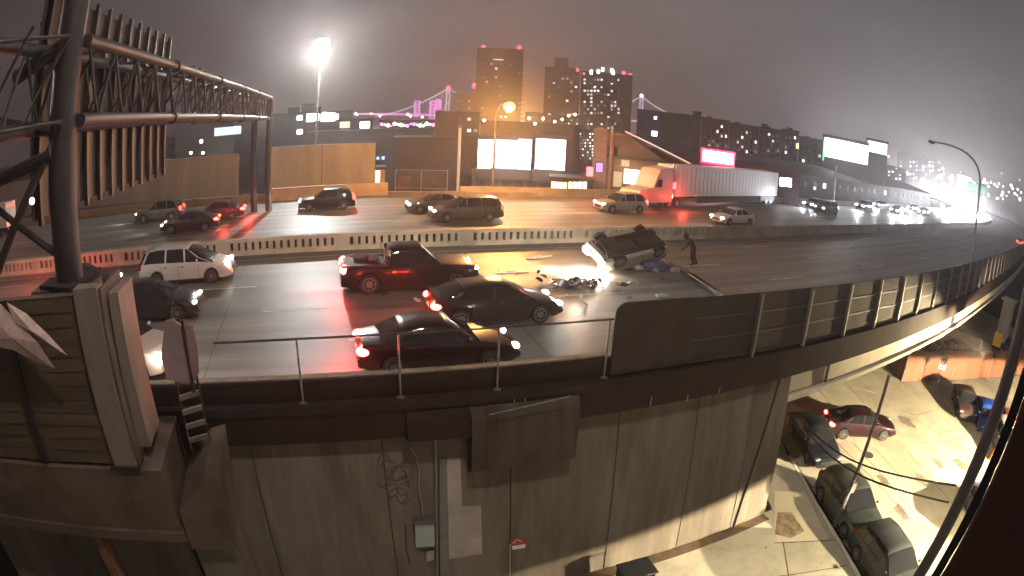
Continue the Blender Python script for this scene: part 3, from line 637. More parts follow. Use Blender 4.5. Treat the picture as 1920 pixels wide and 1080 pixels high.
# far carriageway, travelling left
FAR=[('suv','grey_far',(.09,.085,.09),(300,413),'grey suv leading the far lanes at the left',10,6,0),
('sedan','maroon_far',(.045,.012,.02),(357,432),'dark maroon sedan in the far lanes, second from the left group',14,14,10),
('sedan','red_far',(.12,.03,.03),(408,411),'small dark car with bright red tail lamps behind the maroon sedan on the far side',2,16,16),
('suv','black_far',(.016,.014,.016),(612,392),'black suv alone in the far lanes below the tan sound wall',12,8,4),
('van','brown_far',(.10,.085,.08),(872,412),'grey brown minivan in the far lanes below the white billboards',20,4,0),
('sedan','tan_far',(.12,.10,.09),(818,396),'low tan sedan just behind the grey brown minivan on the far side',16,2,0),
('suv','silver_far',(.42,.40,.40),(1163,397),'silver suv in the far lanes beside the front of the semi trailer truck',22,12,14),
('sedan','white_far',(.62,.60,.60),(1374,420),'white sedan in the far lanes right of the overturned car',24,0,0),
('suv','dark_far',(.07,.06,.065),(1549,400),'dark grey suv in the far lanes right of the white sedan',20,0,0)]
for k,pn,c,(px,py),lab,hd,tl,rd in FAR:
    l,h=onroad(px,py,True); car(k,pn,c,l,h,lab,'minivan' if k=='van' else 'suv' if k=='suv' else 'car',head=hd,tail=tl,beam=500,red=rd*9)
ORD=['first','second','third','fourth','fifth','sixth','seventh','eighth','ninth','tenth','eleventh','twelfth']
for i,(px,py,kk) in enumerate([(1528,391,'sedan'),(1620,394,'suv'),(1650,390,'sedan'),(1682,402,'suv'),(1712,395,'sedan'),(1732,404,'suv'),(1775,394,'sedan'),(1800,403,'suv'),(1822,395,'sedan'),(1845,403,'suv'),(1812,384,'van'),(1838,388,'sedan')]):
    l,h=onroad(px,py,True); car(kk,'glare_far',(.10,.10,.11),l,h,'%s of the glaring oncoming cars queuing towards the far bend, counted from the left'%ORD[i],'car',head=260,beam=2600,group='oncoming cars with glaring headlamps at the far bend',hcol=(.88,.92,1))
l,h=onroad(1912,462); car('suv','red_edge',(.3,.25,.26),l,h,'pale car with red tail lamps at the right edge of the near lanes','car',tail=14,red=30)
# distant stream of headlamps round the bend
G_=srange(locate(112,98)[0],locate(236,400)[0],5.5)
hl=MB()
for i,s in enumerate(G_):
    for o_ in (-5,-9,-13):
        if (i*7+int(o_))%4==0: continue
        for d in (-.7,.7): hl.sphere(P(s+random.uniform(-2,2),o_+d,.8),.42,(1,1,.7),8,5)
tag(hl.build('headlamp_stream',emat('stream_glow',(.9,.93,1),300)),kind='stuff')
for i in range(9):
    s=G_[0]+(G_[-1]-G_[0])*i/9-45; lamp('stream_beam','SPOT',P(s,-9,1.2),11000,(.88,.92,1),.5,P(s-25,-9,.2),100,.8)
# ------------------------------------------------------------------ box trucks at the left, semi trailer truck
def truck_wheel(root,x,y,r=.48):
    t=MB().tube([(x,y-.14,r),(x,y+.14,r)],r,18).build('wheel',M_tyre,root,True); MB().tube([(x,y-.15,r),(x,y+.15,r)],r*.5,14).build('rim',M_rim,t,True)
def box_truck(loc,rz,label,boxc,L=6.5,H=3.2,tail=0,headl=0,cabc=None,cat='box truck'):
    r_=empty('box_truck',label,cat,loc,rz); m=mat('truck_box_%d'%int(boxc[0]*1000),boxc,.5,var=.1,scale=.8); cm=m if not cabc else mat('truck_cab_%d'%int(cabc[0]*1000),cabc,.35,var=.08)
    MB().box(-L/2,L/2-1.9,-1.2,1.2,.9,H).build('cargo_box',m,r_,bevel=.03)
    MB().box(-L/2,L/2-.1,-1.0,1.0,.55,.88).build('chassis',M_black,r_)
    MB().prism([(L/2-1.85,.5),(L/2,.5),(L/2,1.25),(L/2-.35,1.4),(L/2-.75,2.3),(L/2-1.85,2.35)],-1.05,1.05).build('cab',cm,r_,bevel=.04)
    MB().prism([(L/2-1.6,1.45),(L/2-.42,1.45),(L/2-.80,2.15),(L/2-1.6,2.15)],-1.065,1.065).build('side_window',M_glass,r_)
    MB().add([(L/2-.34,-.95,1.44),(L/2-.34,.95,1.44),(L/2-.72,.95,2.26),(L/2-.72,-.95,2.26)],[(0,1,2,3)]).build('windscreen',M_glass,r_)
    for y in (-.98,.98):
        truck_wheel(r_,-L/2+1.5,y); truck_wheel(r_,L/2-1.0,y)
        MB().box(-L/2-.04,-L/2,y*.9-.12,y*.9+.12,.95,1.25).build('taillight',emat('truck_tail_%d'%tail,(1,.06,.04),tail) if tail else M_toff,r_)
        MB().box(L/2,L/2+.04,y*.8-.14,y*.8+.14,.85,1.05).build('headlight',emat('truck_head_%d'%headl,(1,.95,.9),headl) if headl else M_hoff,r_)
    MB().box(-L/2-.02,-L/2+.01,-1.1,1.1,H-.5,H-.3).build('marker_strip',emat('red_marker',(1,.07,.04),3) if tail else m,r_)
    return r_
lamp('added_red_glow','POINT',at(75,560)+Vector((-.6,-.3,1.1)),420,(1,.08,.05),.3)  # red glow added at the dark red sedan's tail; no truck stands here
l,h=onroad(-15,445,True); box_truck(l,h,'white truck with red markers on the far side at the left edge',(.6,.5,.45),7,3.3,8,8)
q0=at(1232,388); q1=at(1440,381); sm,_=locate(q0.x,q0.y)
sp_=(q0+q1)/2; hz=math.atan2(q1.y-q0.y,q1.x-q0.x); TL=(q1-q0).length
tr=empty('semi_truck','long white trailer truck with a pink lit cab on the far carriageway','truck',(sp_.x,sp_.y,0),hz)
MT=mat('trailer_white',(.60,.50,.47),.5,var=.1,scale=.25)
MB().box(-TL/2+1.2,TL/2,-1.25,1.25,1.15,4.15).build('trailer',MT,tr,bevel=.03)
rb=MB()
x=-TL/2+1.4
while x<TL/2: rb.box(x,x+.05,-1.275,-1.252,1.2,4.1); x+=.75
rb.build('trailer_rib',mat('trailer_rib_grey',(.52,.44,.41),.5,var=.1),tr)
MB().box(-TL/2+1.3,TL/2-.2,-.5,.5,.9,1.14).box(TL/2-4.6,TL/2-.6,-1.2,-.9,.55,1.1).build('undercarriage',M_black,tr)
MB().box(-TL/2+5,TL/2-5,-1.26,-1.2,.45,1.1).build('side_skirt',M_dark,tr)
for x in (TL/2-1.6,TL/2-2.8,-TL/2+1.6,-TL/2+.4,-TL/2-3.6):
    for y in (-1.05,1.05): truck_wheel(tr,x,y,.5)
CM=mat('cab_rose',(.50,.38,.34),.4,var=.12,scale=.6)
MB().prism([(-TL/2+.7,.9),(-TL/2+.7,3.9),(-TL/2-1.2,3.75),(-TL/2-1.7,3.1),(-TL/2-2.2,2.0),(-TL/2-4.0,1.75),(-TL/2-4.3,1.2),(-TL/2-4.3,.6),(-TL/2+.7,.6)],-1.2,1.2).build('cab',CM,tr,bevel=.08)
MB().prism([(-TL/2-1.0,2.1),(-TL/2-1.0,2.8),(-TL/2-1.55,2.8),(-TL/2-1.95,2.1)],-1.22,-1.2).build('side_window',M_glass,tr)
MB().tube([(-TL/2+.95,-1.0,1),(-TL/2+.95,-1.0,4.3)],.09,8).build('exhaust_stack',M_chrome,tr,True)
MB().box(-TL/2+.75,-TL/2+1.15,-1.22,-1.15,1.9,2.5).build('side_marker',emat('red_marker2',(1,.05,.05),9),tr)
for x in (-TL/2+4.5,TL/2-.3,TL/2-2): MB().box(x,x+.16,-1.29,-1.26,1.2,1.32).build('side_marker',emat('red_marker',(1,.07,.04),3),tr)
[MB().box(-TL/2-4.34,-TL/2-4.3,y-.22,y+.22,1.0,1.2).build('headlight',emat('truck_headlamp',(1,.9,.7),10),tr) for y in (-.8,.8)]
lamp('cab_side_glow','POINT',tr.matrix_basis@Vector((-TL/2+1,-2.4,1.0)),200,(1,.07,.05),.2)
# ------------------------------------------------------------------ overturned vehicle and debris
C=car_parts('suv'); Kq=C['K']
q0=at(1108,521); q1=at(1250,500); mid=(q0+q1)/2; ho=math.atan2(q1.y-q0.y,q1.x-q0.x)
ov=empty('overturned_suv','battered silver suv lying on its roof with its underside showing','overturned car',(mid.x,mid.y+.6,0))
ov.rotation_mode='XYZ'; ov.location=(mid.x,mid.y+.55,1.52)
ov.rotation_euler=(R(180-28),R(5),ho+PI)
pm=paint('dusty_silver',(.42,.38,.35),.2,.4)
def putc(n,m,loc=(0,0,0),name=None,parent=None,sc=(1,1,1)):
    o=bpy.data.objects.new(name or n,C[n]); COL.objects.link(o); o.parent=parent or ov; o.location=loc; o.scale=sc
    if not C[n].materials: C[n].materials.append(None)
    o.material_slots[0].link='OBJECT'; o.material_slots[0].material=m; return o
putc('body',pm); putc('windows',M_glass,(0,0,.18),sc=(1,.97,.84)); putc('roof',pm,(0,0,.2),sc=(1,.98,.85)); putc('grille',M_black); putc('rear_bumper',M_black)
for k_ in list(C):
    if k_.startswith('pillar'): putc(k_,pm,(0,0,.18),'pillar',sc=(1,1,.84))
for xw in Kq['wx']:
    for sg in (1,-1):
        t=putc('tyre',M_tyre,(xw,sg*.83,Kq['r']-.03),name='wheel'); putc('rim',M_rim,name='rim',parent=t)
        if xw>0: t.rotation_euler=(0,0,.3)
MU=mat('underbody_rust',(.02,.014,.013),.6,metal=.3,var=.6,scale=4)
MB().box(-2.1,2.1,-.66,.66,.17,.25).build('floor_pan',MU,ov)
ax=MB()
for xw in Kq['wx']: ax.tube([(xw,-.75,.34),(xw,.75,.34)],.06,8).sphere((xw,.05,.3),.17)
ax.tube([(-2.2,.35,.2),(-1.3,.32,.14),(.9,.2,.13)],.045,7).sphere((-1.9,.35,.17),.15,(2,1,.7)).box(-1.0,-.2,-.55,.1,.08,.17).box(.9,1.9,-.4,.4,.07,.18)
ax.build('axle',MU,ov)
for y in (-.45,.45): MB().box(-2.1,2.1,y-.05,y+.05,.10,.17).build('chassis_rail',MU,ov)
for sg in (1,-1): putc('taillight',M_toff,(-2.27,sg*.7,.92)); putc('headlight',emat('crash_lamp',(1,.86,.70),200) ,(2.2,sg*.66,.8),sc=(1.3,1.5,2.2))
MW=ov.matrix_basis
hp=MW@Vector((2.45,.5,.8))
lamp('crash_headlight','SPOT',MW@Vector((2.5,.6,.75)),2200,(1,.82,.6),.1,(MW@Vector((2.5,.6,.75)))+Vector((-5.5,-.6,-1.2)),75,.7)
lamp('crash_lamp_spill','POINT',hp+Vector((-.3,-.8,-.1)),600,(1,.82,.62),.1)
# debris
MD=[mat('debris_pale',(.36,.33,.31),.5,var=.3,scale=6),mat('debris_dark',(.03,.025,.025),.6,var=.3),mat('debris_red',(.22,.05,.04),.5,var=.3),mat('debris_metal',(.4,.4,.42),.3,metal=.8,var=.2),mat('debris_blue',(.05,.06,.14),.6,var=.4,scale=5)]
def scrap(mb,c,s):
    n=random.randint(4,6); a0=random.uniform(0,6); M=Matrix.Translation(c)@Matrix.Rotation(random.uniform(-.9,.9),4,'X')@Matrix.Rotation(random.uniform(-.9,.9),4,'Y')
    vs=[M@Vector((s*random.uniform(.5,1.2)*math.cos(a0+2*PI*i/n),s*random.uniform(.4,1)*math.sin(a0+2*PI*i/n),dz)) for dz in (0,s*.22) for i in range(n)]
    mb.add(vs,[tuple(range(n))[::-1],tuple(range(n,2*n))]+[(i,(i+1)%n,n+(i+1)%n,n+i) for i in range(n)])
pile=empty('debris_pile','heap of pale and dark torn car parts left of the overturned car','debris',at(1080,535))
for k,(nm,mm,cnt) in enumerate((('pale_scrap',0,26),('dark_scrap',1,30),('red_scrap',2,7),('metal_scrap',3,12))):
    mb=MB()
    for i in range(cnt):
        u=random.gauss(0,.42); v=random.gauss(0,.28); mb_c=(u*2.0,v-.22*u,abs(random.gauss(0,.12))+.06); scrap(mb,mb_c,random.uniform(.08,.26))
    mb.build(nm,MD[mm],pile)
pile.rotation_euler=(0,0,.1)
bb=empty('crumpled_load','crumpled blue and white bags lying against the overturned car','bag',at(1222,508))
for nm,mm,spots in (('blue_bag',4,((0,0,.2,.42),(.5,.1,.18,.36),(.9,.15,.15,.3))),('white_bag',0,((-.75,-.1,.15,.22),(1.25,-.15,.15,.22),(.1,-.3,.12,.16)))):
    mb=MB()
    for x,y,z,r in spots:
        b0=len(mb.v); mb.sphere((x,y,z),r,(1.3,.9,.7),12,8); mb.v[b0:]=[(a+random.gauss(0,.03),b_+random.gauss(0,.03),max(0.01,c+random.gauss(0,.03))) for a,b_,c in mb.v[b0:]]
    mb.build(nm,MD[mm],bb)
SC=[(1045,540),(1068,538),(1010,512),(968,516),(934,510),(1240,525),(1243,557),(1220,540),(1160,545),(1150,530),(1180,560),(1195,533),(1090,560),(1097,572),(1035,545),(1490,460),(1470,442),(1500,447),(1545,455),(1580,470),(1598,466),(1725,487),(1430,530),(1415,510),(1420,528),(1347,478),(1295,512),(1260,505),(885,463),(1070,466),(905,470),(720,553),(782,565),(1000,485),(1130,535),(1062,555),(1315,470),(1610,500),(1650,485),(1120,520)]
for i,(px,py) in enumerate(SC):
    mb=MB(); scrap(mb,Vector((0,0,.05)),random.choice((.06,.08,.1,.13,.18)))
    o=mb.build('debris_fragment',random.choice([MD[0],MD[0],MD[3],MD[1]]),None,loc=at(px,py,.01)); tag(o,'small loose piece of crash debris lying on the near carriageway','debris','scattered crash debris on the roadway','thing')
for px,py,lab in ((1012,483,'long pale strip of trim lying on the road above the dark pickup\'s right'),(1243,556,'white crumpled scrap lying near the steel screen below the overturned car'),(960,512,'bright flat metal strip lying left of the debris heap')):
    q=at(px,py,.02); s_,o_=locate(q.x,q.y)
    o=MB().box(-.8 if px!=1243 else -.3,.8 if px!=1243 else .3,-.08,.08,0,.05).box(-.3,.2,.08,.16,0,.09).build('trim_strip',MD[0],None,loc=q); o.rotation_euler=(0,0,head(s_)+(.25 if px==1012 else 0)); tag(o,lab,'debris')
# fallen pole with a bright top face
fp=empty('fallen_pole','knocked down pole with twin dark rails lying between overturned car and steel screen','pole')
a=at(1246,486,.12); b=at(1356,556,.12); t_=(b-a).normalized(); nn=Vector((t_.y,-t_.x,0))
for o_,r_ in ((-.16,.06),(.16,.06)): MB().tube([a+nn*o_,a.lerp(b,.5)+nn*o_*1.3+Vector((0,0,.03)),b+nn*o_*1.1],r_,8).build('rail',M_black,fp,True)
MB().beam(a.lerp(b,.45)+Vector((0,0,-.02)),b+Vector((0,0,-.02)),.14,.05).build('bright_strip',M_white,fp)
# ------------------------------------------------------------------ person bending forward
def skin_body(name,joints,edges,parent,m):
    me=bpy.data.meshes.new(name); me.from_pydata([j[0] for j in joints],edges,[]); o=bpy.data.objects.new(name,me); COL.objects.link(o); o.parent=parent
    me.materials.append(m)
    o.modifiers.new('skin','SKIN'); sv=me.skin_vertices[0].data
    for i,j in enumerate(joints): sv[i].radius=(j[1]*1.25,(j[2] if len(j)>2 else j[1])*1.25); sv[i].use_root=(i==0)
    sub=o.modifiers.new('sub','SUBSURF'); sub.levels=1; sub.render_levels=2; return o
pr=empty('person','person in dark clothes bending forward beside the overturned car','person',at(1297,497),2.9); pr.scale=(1.35,1.35,.98)
J=[((0,0,.90),.15,.12),((.04,0,1.10),.15,.11),((.14,0,1.28),.17,.12),((.22,0,1.42),.13,.1),((.30,0,1.50),.055),((.38,0,1.57),.085,.10),((.42,0,1.66),.08,.09),
 ((0,.1,.84),.10),((.05,.12,.48),.07),((-.06,.13,.10),.045),((.10,.14,.04),.045,.035),
 ((0,-.1,.84),.10),((-.06,-.14,.47),.07),((-.22,-.15,.10),.045),((-.08,-.16,.04),.045,.035),
 ((.20,.2,1.38),.065),((.30,.27,1.12),.048),((.46,.22,.92),.036),((.50,.2,.86),.03),((.54,.2,.80),.018),
 ((.20,-.2,1.38),.065),((.27,-.27,1.10),.048),((.38,-.22,.86),.036),((.41,-.2,.79),.03),((.43,-.2,.72),.018)]
E_=[(0,1),(1,2),(2,3),(3,4),(4,5),(5,6),(0,7),(7,8),(8,9),(9,10),(0,11),(11,12),(12,13),(13,14),(3,15),(15,16),(16,17),(17,18),(18,19),(3,20),(20,21),(21,22),(22,23),(23,24)]
skin_body('clothing',J,E_,pr,mat('dark_clothes',(.022,.018,.02),.85,var=.3,scale=4))
MB().sphere((.40,0,1.66),.115,(1,.85,1.1),12,8).sphere((.50,0,1.64),.03,(1,.7,.8)).build('head',mat('skin',(.30,.17,.12),.6,var=.1),pr,True)
MB().sphere((.375,0,1.69),.122,(1,.9,1.05),12,8).build('hair',M_black,pr,True)
for s_,x_,z_ in ((1,.53,.80),(-1,.43,.72)):
    hb=MB().sphere((x_,.2*s_,z_+.05),.045,(.6,1,1.2),8,6)
    for k in range(4): hb.tube([(x_,.2*s_+(k-1.5)*.02,z_+.02),(x_+.012,.2*s_+(k-1.5)*.022,z_-.02),(x_+.02,.2*s_+(k-1.5)*.022,z_-.055+.006*abs(k-1.5))],.009,5)
    hb.tube([(x_,.2*s_+.04,z_+.05),(x_+.02,.2*s_+.065,z_+.01)],.01,5); hb.build('hand',mat('skin',(.30,.17,.12)),pr,True)
# ------------------------------------------------------------------ lamps and poles of the place
ml=empty('mast_light','tall thin light mast with a blazing white head beyond the tan sound wall','street lamp')
b_=far(592,330,75); MP=Vector((b_.x,b_.y,0)); mz=far(592,84,75).z
MB().tube([MP+Vector((0,0,-7)),MP+Vector((0,0,mz))],.22,10,.12).build('pole',M_post,ml,True)
MB().tube([MP+Vector((0,0,mz+.5)),MP+Vector((0,0,mz+.75))],.8,16,.4).build('lamp_shade',M_post,ml,True)
MB().sphere(MP+Vector((0,0,mz)),1.0,(1.1,1.1,.85),14,8).build('globe',emat('mast_glow',(.97,1,.98),60),ml,True)
lamp('mast_lamp','POINT',MP+Vector((0,-1.2,mz-.9)),27000,(.97,1,.96),.6)
ol=empty('sodium_lamp','round orange street lamp on a thin pole in front of the towers','street lamp')
oc=far(955,200,50); ob=far(925,330,55)
MB().tube([Vector((ob.x,ob.y,-7)),Vector((ob.x,ob.y,oc.z-.5)),Vector((ob.x+.3,ob.y,oc.z+.2)),Vector((oc.x-.3,oc.y,oc.z+.4))],.11,8,.06).build('pole',M_post,ol,True)
MB().sphere(oc,.5,(1,1,.85),14,8).build('globe',emat('sodium_glow',(1,.42,.06),5),ol,True)
lamp('sodium_light','POINT',oc+Vector((0,-.8,-.5)),17000,ORANGE,.5)
rl_=empty('curved_street_lamp','unlit street lamp with long curved arm rising behind the steel screen','street lamp')
A_=Vector((46.2,40.3,0)); c1=far(1830,330,61.4); c2=far(1800,285,61.4); c3=far(1752,266,61.4)
bz=[A_+Vector((0,0,-.5)),A_+Vector((0,0,8.6))]+[Vector(((1-t)**2*46.2+2*t*(1-t)*46.0+t*t*c3.x,(1-t)**2*40.3+2*t*(1-t)*40.6+t*t*c3.y,(1-t)**2*8.7+2*t*(1-t)*11.9+t*t*c3.z)) for t in [i/8 for i in range(1,9)]]
MB().tube(bz,.15,10,.09).build('pole',M_post,rl_,True)
MB().sphere(c3+Vector((-.3,.2,-.1)),.42,(1.3,.7,.45),12,6).build('lamp_head',M_gdark,rl_,True)
# unseen lamps put just outside the picture to light road and street
def street_lamp(base,topz,arm,label,power,col,lit=True,ang=None,tgt=None,size=.25,kind='street_lamp',blend=.25):
    r_=empty(kind,label,'street lamp'); bx,by,bz_=base; d=Vector((arm[0],arm[1],0))
    MB().tube([(bx,by,bz_),(bx,by,topz-.6),(bx+d.x*.3,by+d.y*.3,topz),(bx+d.x,by+d.y,topz+.15)],.13,8,.07).build('pole',M_post,r_,True)
    hd=Vector((bx+d.x,by+d.y,topz+.1)); MB().sphere(hd+Vector((0,0,.06)),.35,(1.3,.7,.35),10,6).build('lamp_head',M_post,r_,True)
    MB().sphere(hd-Vector((0,0,.06)),.22,(1.2,.7,.3),10,6).build('lens',emat('lens_glow_%d'%int(col[2]*100),col,20),r_,True)
    if ang: lamp('lamp_light','SPOT',hd-Vector((0,0,.2)),power,col,size,tgt or hd-Vector((0,0,5)),ang,blend)
    else: lamp('lamp_light','POINT',hd-Vector((0,0,.25)),power,col,size)
LW=(1,.88,.72)
street_lamp((-21.5,3.5,-.5),11,(-1.5,4.5),'roadway lamp at the near edge left of the gantry pedestal',2200,LW)
street_lamp((3,-5,-7),25,(1,9),'tall unseen lamp mast added behind the camera position',12000,LW,size=.5)  # added mast, placed and raised to light the near lanes steeply
# side street lamp: low full cut-off head, so the wall above its beam stays dark
street_lamp((33.,5.0,-7),-1.4,(-3,1.0),'side street lamp lighting the parked cars',125000,(1,.82,.52),ang=163,tgt=(30,6,-7),size=.1,blend=.03)
street_lamp((19,1.5,-7),-2.0,(-2,2),'unseen street lamp added over the near pavement slabs',19000,(1,.82,.5),ang=157,tgt=(17,3.5,-7),size=.1,blend=.03)  # added second lamp, brightens pavement that the parked cars would shadow
street_lamp((52,12,-7),-1.4,(-3,1.5),'unseen street lamp added by the brown fence',13000,(1,.74,.38),ang=150,tgt=(49,13.5,-7))  # added lamp out of view, evens out the light across the street
for s_,pw,lb in ((locate(29.5,25.4)[0],26000,'small flood light on a bracket washing the bright end of the girder'),):
    q=P(s_,NEAR+4.2,-2.6)
    fx=empty('flood_light',lb,'flood light',tuple(q),head(s_))
    MB().box(-.12,.12,-.08,.08,-.08,.08).build('housing',M_black,fx,bevel=.02)
    MB().tube([(0,0,0),(0,.6,.75),(0,4.1,.7)],.022,6).build('bracket',M_black,fx,True)
    for k_ in (-6.5,-2.2,2.2,6.5): lamp('flood_beam','SPOT',q+Vector((-.1,.25,.12)),26000,(1,.76,.42),.12,P(s_+k_,NEAR,-1.75),46,.8)
# ------------------------------------------------------------------ side street
def sheet(name,pts,z,m,kind='structure',th=0):
    mb=MB(); n=len(pts)
    if th:
        mb.add([(x,y,z-th) for x,y in pts]+[(x,y,z) for x,y in pts],[tuple(range(n))[::-1],tuple(range(n,2*n))]+[(i,(i+1)%n,n+(i+1)%n,n+i) for i in range(n)])
    else: mb.add([(x,y,z) for x,y in pts],[tuple(range(n))])
    o=mb.build(name,m); 
    if kind: o['kind']=kind
    return o
ZS=-7.
sheet('side_street',[(12.6,-20),(60,-20),(60,20),(60,90),(26,90),(14,24)],ZS+.02,M_street)
sheet('pavement',[(4,-20),(13.1,-20),(13.15,11),(13.3,17),(13.6,21),(14.5,27),(24,66),(17,66),(11.6,24),(11.1,16.9),(-6,10.4),(-6,-20)],ZS+.14,M_walk,th=.2)
sheet('kerb',[(13.12,-20),(13.3,-20),(13.36,11),(13.5,17),(13.8,21),(13.62,21),(13.32,17),(13.17,11)],ZS+.15,M_girder,th=.2)
# slab joints and pale repair slabs on the pavement
M_seam=mat('joint_dark',(.09,.07,.05),.9,var=.2)
sj=MB()
for a,b,w in (((11.6,17.9),(10.3,12.6),.05),((10.4,14.7),(13.2,14.2),.05),((9.2,12.8),(13.1,12.5),.04),((11.4,17.4),(13.3,17.2),.04),((9.6,12.5),(9.7,8.0),.04)):
    a=Vector((*a,ZS+.146)); b=Vector((*b,ZS+.146)); d=(b-a).normalized(); n=Vector((d.y,-d.x,0))*w; sj.add([a,b,b+n,a+n],[(0,1,2,3)])
sj.build('pavement_joint',M_seam)['kind']='structure'
sheet('pavement_slab',[(10.9,16.1),(11.7,18.2),(13.2,17.8),(12.9,14.3),(10.5,14.7)],ZS+.150,mat('new_slab',(.56,.50,.36),.8,var=.12,scale=.8))
pt=[(10.95,16.0),(11.25,16.6),(11.9,16.5),(12.0,15.1),(11.2,14.8),(10.6,15.2)]
sheet('dirt_patch',pt,ZS+.156,mat('dirt',(.24,.18,.11),.95,var=.5,scale=3))
M_shade=mat('shade_brown',(.10,.06,.035),.9,var=.4)
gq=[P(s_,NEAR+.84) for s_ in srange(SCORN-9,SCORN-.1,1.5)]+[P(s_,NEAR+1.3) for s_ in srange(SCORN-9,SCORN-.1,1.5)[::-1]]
sheet('wall_foot_shade',[(v.x,v.y) for v in gq],ZS+.158,M_shade)  # shadow along the wall foot, painted as a flat brown strip
tl=MB()
for px0,py0,px1,py1,w in ((1545,805,1745,1013,.06),(1600,830,1810,1080,.06),(1510,700,1560,760,.05),(1640,840,1700,905,.05),(1560,690,1620,755,.05),(1590,640,1640,700,.05),(1662,960,1697,955,.04),(1560,790,1590,830,.04),(1700,845,1830,1000,.05)):
    a=at(px0,py0,ZS+.026); b=at(px1,py1,ZS+.026); d=(b-a).normalized(); n=Vector((d.y,-d.x,0))*w; tl.add([a,b,b+n,a+n],[(0,1,2,3)])
tl.build('street_joint',M_seam)['kind']='structure'
wl=MB()
for pts in (((1770,745),(1800,790),.16),((1806,800),(1840,842),.16),((1572,715),(1592,735),.3),((1600,725),(1640,735),.2),((1792,955),(1835,1003),.12)):
    a=at(*pts[0],ZS+.028); b=at(*pts[1],ZS+.028); d=(b-a).normalized(); n=Vector((d.y,-d.x,0))*pts[2]; wl.add([a,b,b+n,a+n],[(0,1,2,3)])
wl.build('street_marking',M_line)['kind']='structure'
ck=MB()
for path in (((1740,800),(1760,812),(1790,805),(1815,798)),((1760,812),(1770,830),(1800,822),(1818,812)),((1730,830),(1765,826)),((1690,770),(1720,778),(1745,770))):
    for (x0,y0),(x1,y1) in zip(path,path[1:]):
        a=at(x0,y0,ZS+.024); b=at(x1,y1,ZS+.024); d=(b-a).normalized(); n=Vector((d.y,-d.x,0))*.06; ck.add([a,b,b+n,a+n],[(0,1,2,3)])
ck.build('street_crack',M_seam)['kind']='structure'
mh=MB(); c_=at(1628,853,ZS+.03); mh.tube([c_,c_+Vector((0,0,.012))],.35,18); tag(mh.build('manhole_cover',mat('iron',(.06,.05,.045),.6,metal=.4,var=.3,scale=9)),'round iron manhole cover in the side street near the maroon car','manhole cover')
dr=MB(); c_=Vector((13.65,18.6,ZS+.03))
for i in range(7): dr.box(-.25,.25,-.4+i*.12,-.34+i*.12,0,.02,Matrix.Translation(c_))
tag(dr.build('drain_grate',mat('iron',(.06,.05,.045))),'iron drain grate in the gutter between the two upper parked cars','drain grate')
M_oil=mat('oil_stain',(.12,.10,.075),.6,var=.4,scale=4); os_=MB()
for px,py,r in ((1700,790,.5),(1730,900,.45),(1655,900,.3),(1760,870,.35),(1690,960,.4),(1590,770,.4),(1800,870,.5)):
    c_=at(px,py,ZS+.023); k_=len(os_.v); n_=14; os_.v+=[(c_.x+r*random.uniform(.6,1.2)*math.cos(2*PI*i/n_),c_.y+1.8*r*random.uniform(.6,1.2)*math.sin(2*PI*i/n_),c_.z) for i in range(n_)]; os_.f.append(tuple(range(k_,k_+n_)))
os_.build('oil_stain',M_oil)['kind']='structure'
for i,(px,py) in enumerate(((1462,1000),(1450,960),(1485,1040),(1436,1028),(1530,1065),(1700,880),(1765,925))):
    mb=MB(); scrap(mb,Vector((0,0,.03)),.07); tag(mb.build('litter_scrap',MD[0],None,loc=at(px,py,ZS+.16 if px<1600 else ZS+.03)),'small pale scrap of litter on the side street or its pavement','litter','litter around the side street','thing')
pc=paint
def parked(kind,pn,col,px,py,rz,lab,cat='car',z0=.9,**k):
    q=at(px,py,ZS+z0); return car(kind,pn,col,(q.x,q.y,ZS+.02),rz,lab,cat,**k)
D_=-PI/2
parked('sedan','night_blue',(.020,.024,.035),1530,812,D_-.10,'black parked sedan half hidden by the corner of the tall wall')
parked('suv','dark_green',(.045,.055,.045),1597,937,D_-.02,'dark green parked wagon with roof rails in the middle of the kerb row')
parked('suv','graphite',(.05,.052,.055),1672,1050,D_+.02,'graphite parked suv lowest in the kerb row, cut by the bottom edge')
parked('sedan','maroon',(.028,.008,.012),1618,785,-.25,'maroon car driving across the side street with one rear lamp lit',tail=20,red=4)
parked('sedan','brown_park',(.06,.035,.03),1812,745,-2.2,'dark brown car parked left of the bright blue car')
parked('coupe','bright_blue',(.02,.07,.42),1852,772,-2.2,'bright blue car parked in the row on the far side of the side street')
parked('sedan','orange_red',(.30,.05,.03),1893,790,-2.3,'red car just right of the bright blue car',parts=True)
parked('suv','ivory',(.62,.58,.52),1888,820,-2.2,'white car parked nearest in front of the blue car')
parked('sedan','violet',(.06,.05,.10),1850,950,-2.0,'dark violet car beside the leaning black pole at the lower right')
for px,py,c in ((1750,652,(.03,.02,.02)),(1790,650,(.02,.02,.025)),(1893,645,(.03,.035,.06))):
    parked('sedan','lot_%d'%px,c,px,py,0.2+px*.3,{1750:'dark car behind the brown fence, leftmost under the bright girder',1790:'black car behind the brown fence right of the leftmost one',1893:'dark blue car behind the brown fence beside the yellow sign'}[px])
# brown fence
fn=empty('board_fence','long rusty brown board fence on the far side of the side street','fence')
f0=at(1690,716,ZS); f1=at(1925,703,ZS); f00=at(1655,676,ZS)
MF=mat('fence_brown',(.22,.085,.045),.75,var=.3,scale=1,streak=(2,2,.3))
for a,b in ((f00,f0),(f0,f1)):
    L=(b-a).length; M=frame(a,math.atan2(b.y-a.y,b.x-a.x)); k=0; x=0
    while x<L-.05:
        MB().box(x,min(x+1.95,L),0,.08,0,2.35,M).build('fence_board',MF,fn); MB().box(x-.05,x+.05,-.06,-.002,0,2.4,M).build('post',M_post,fn); x+=2
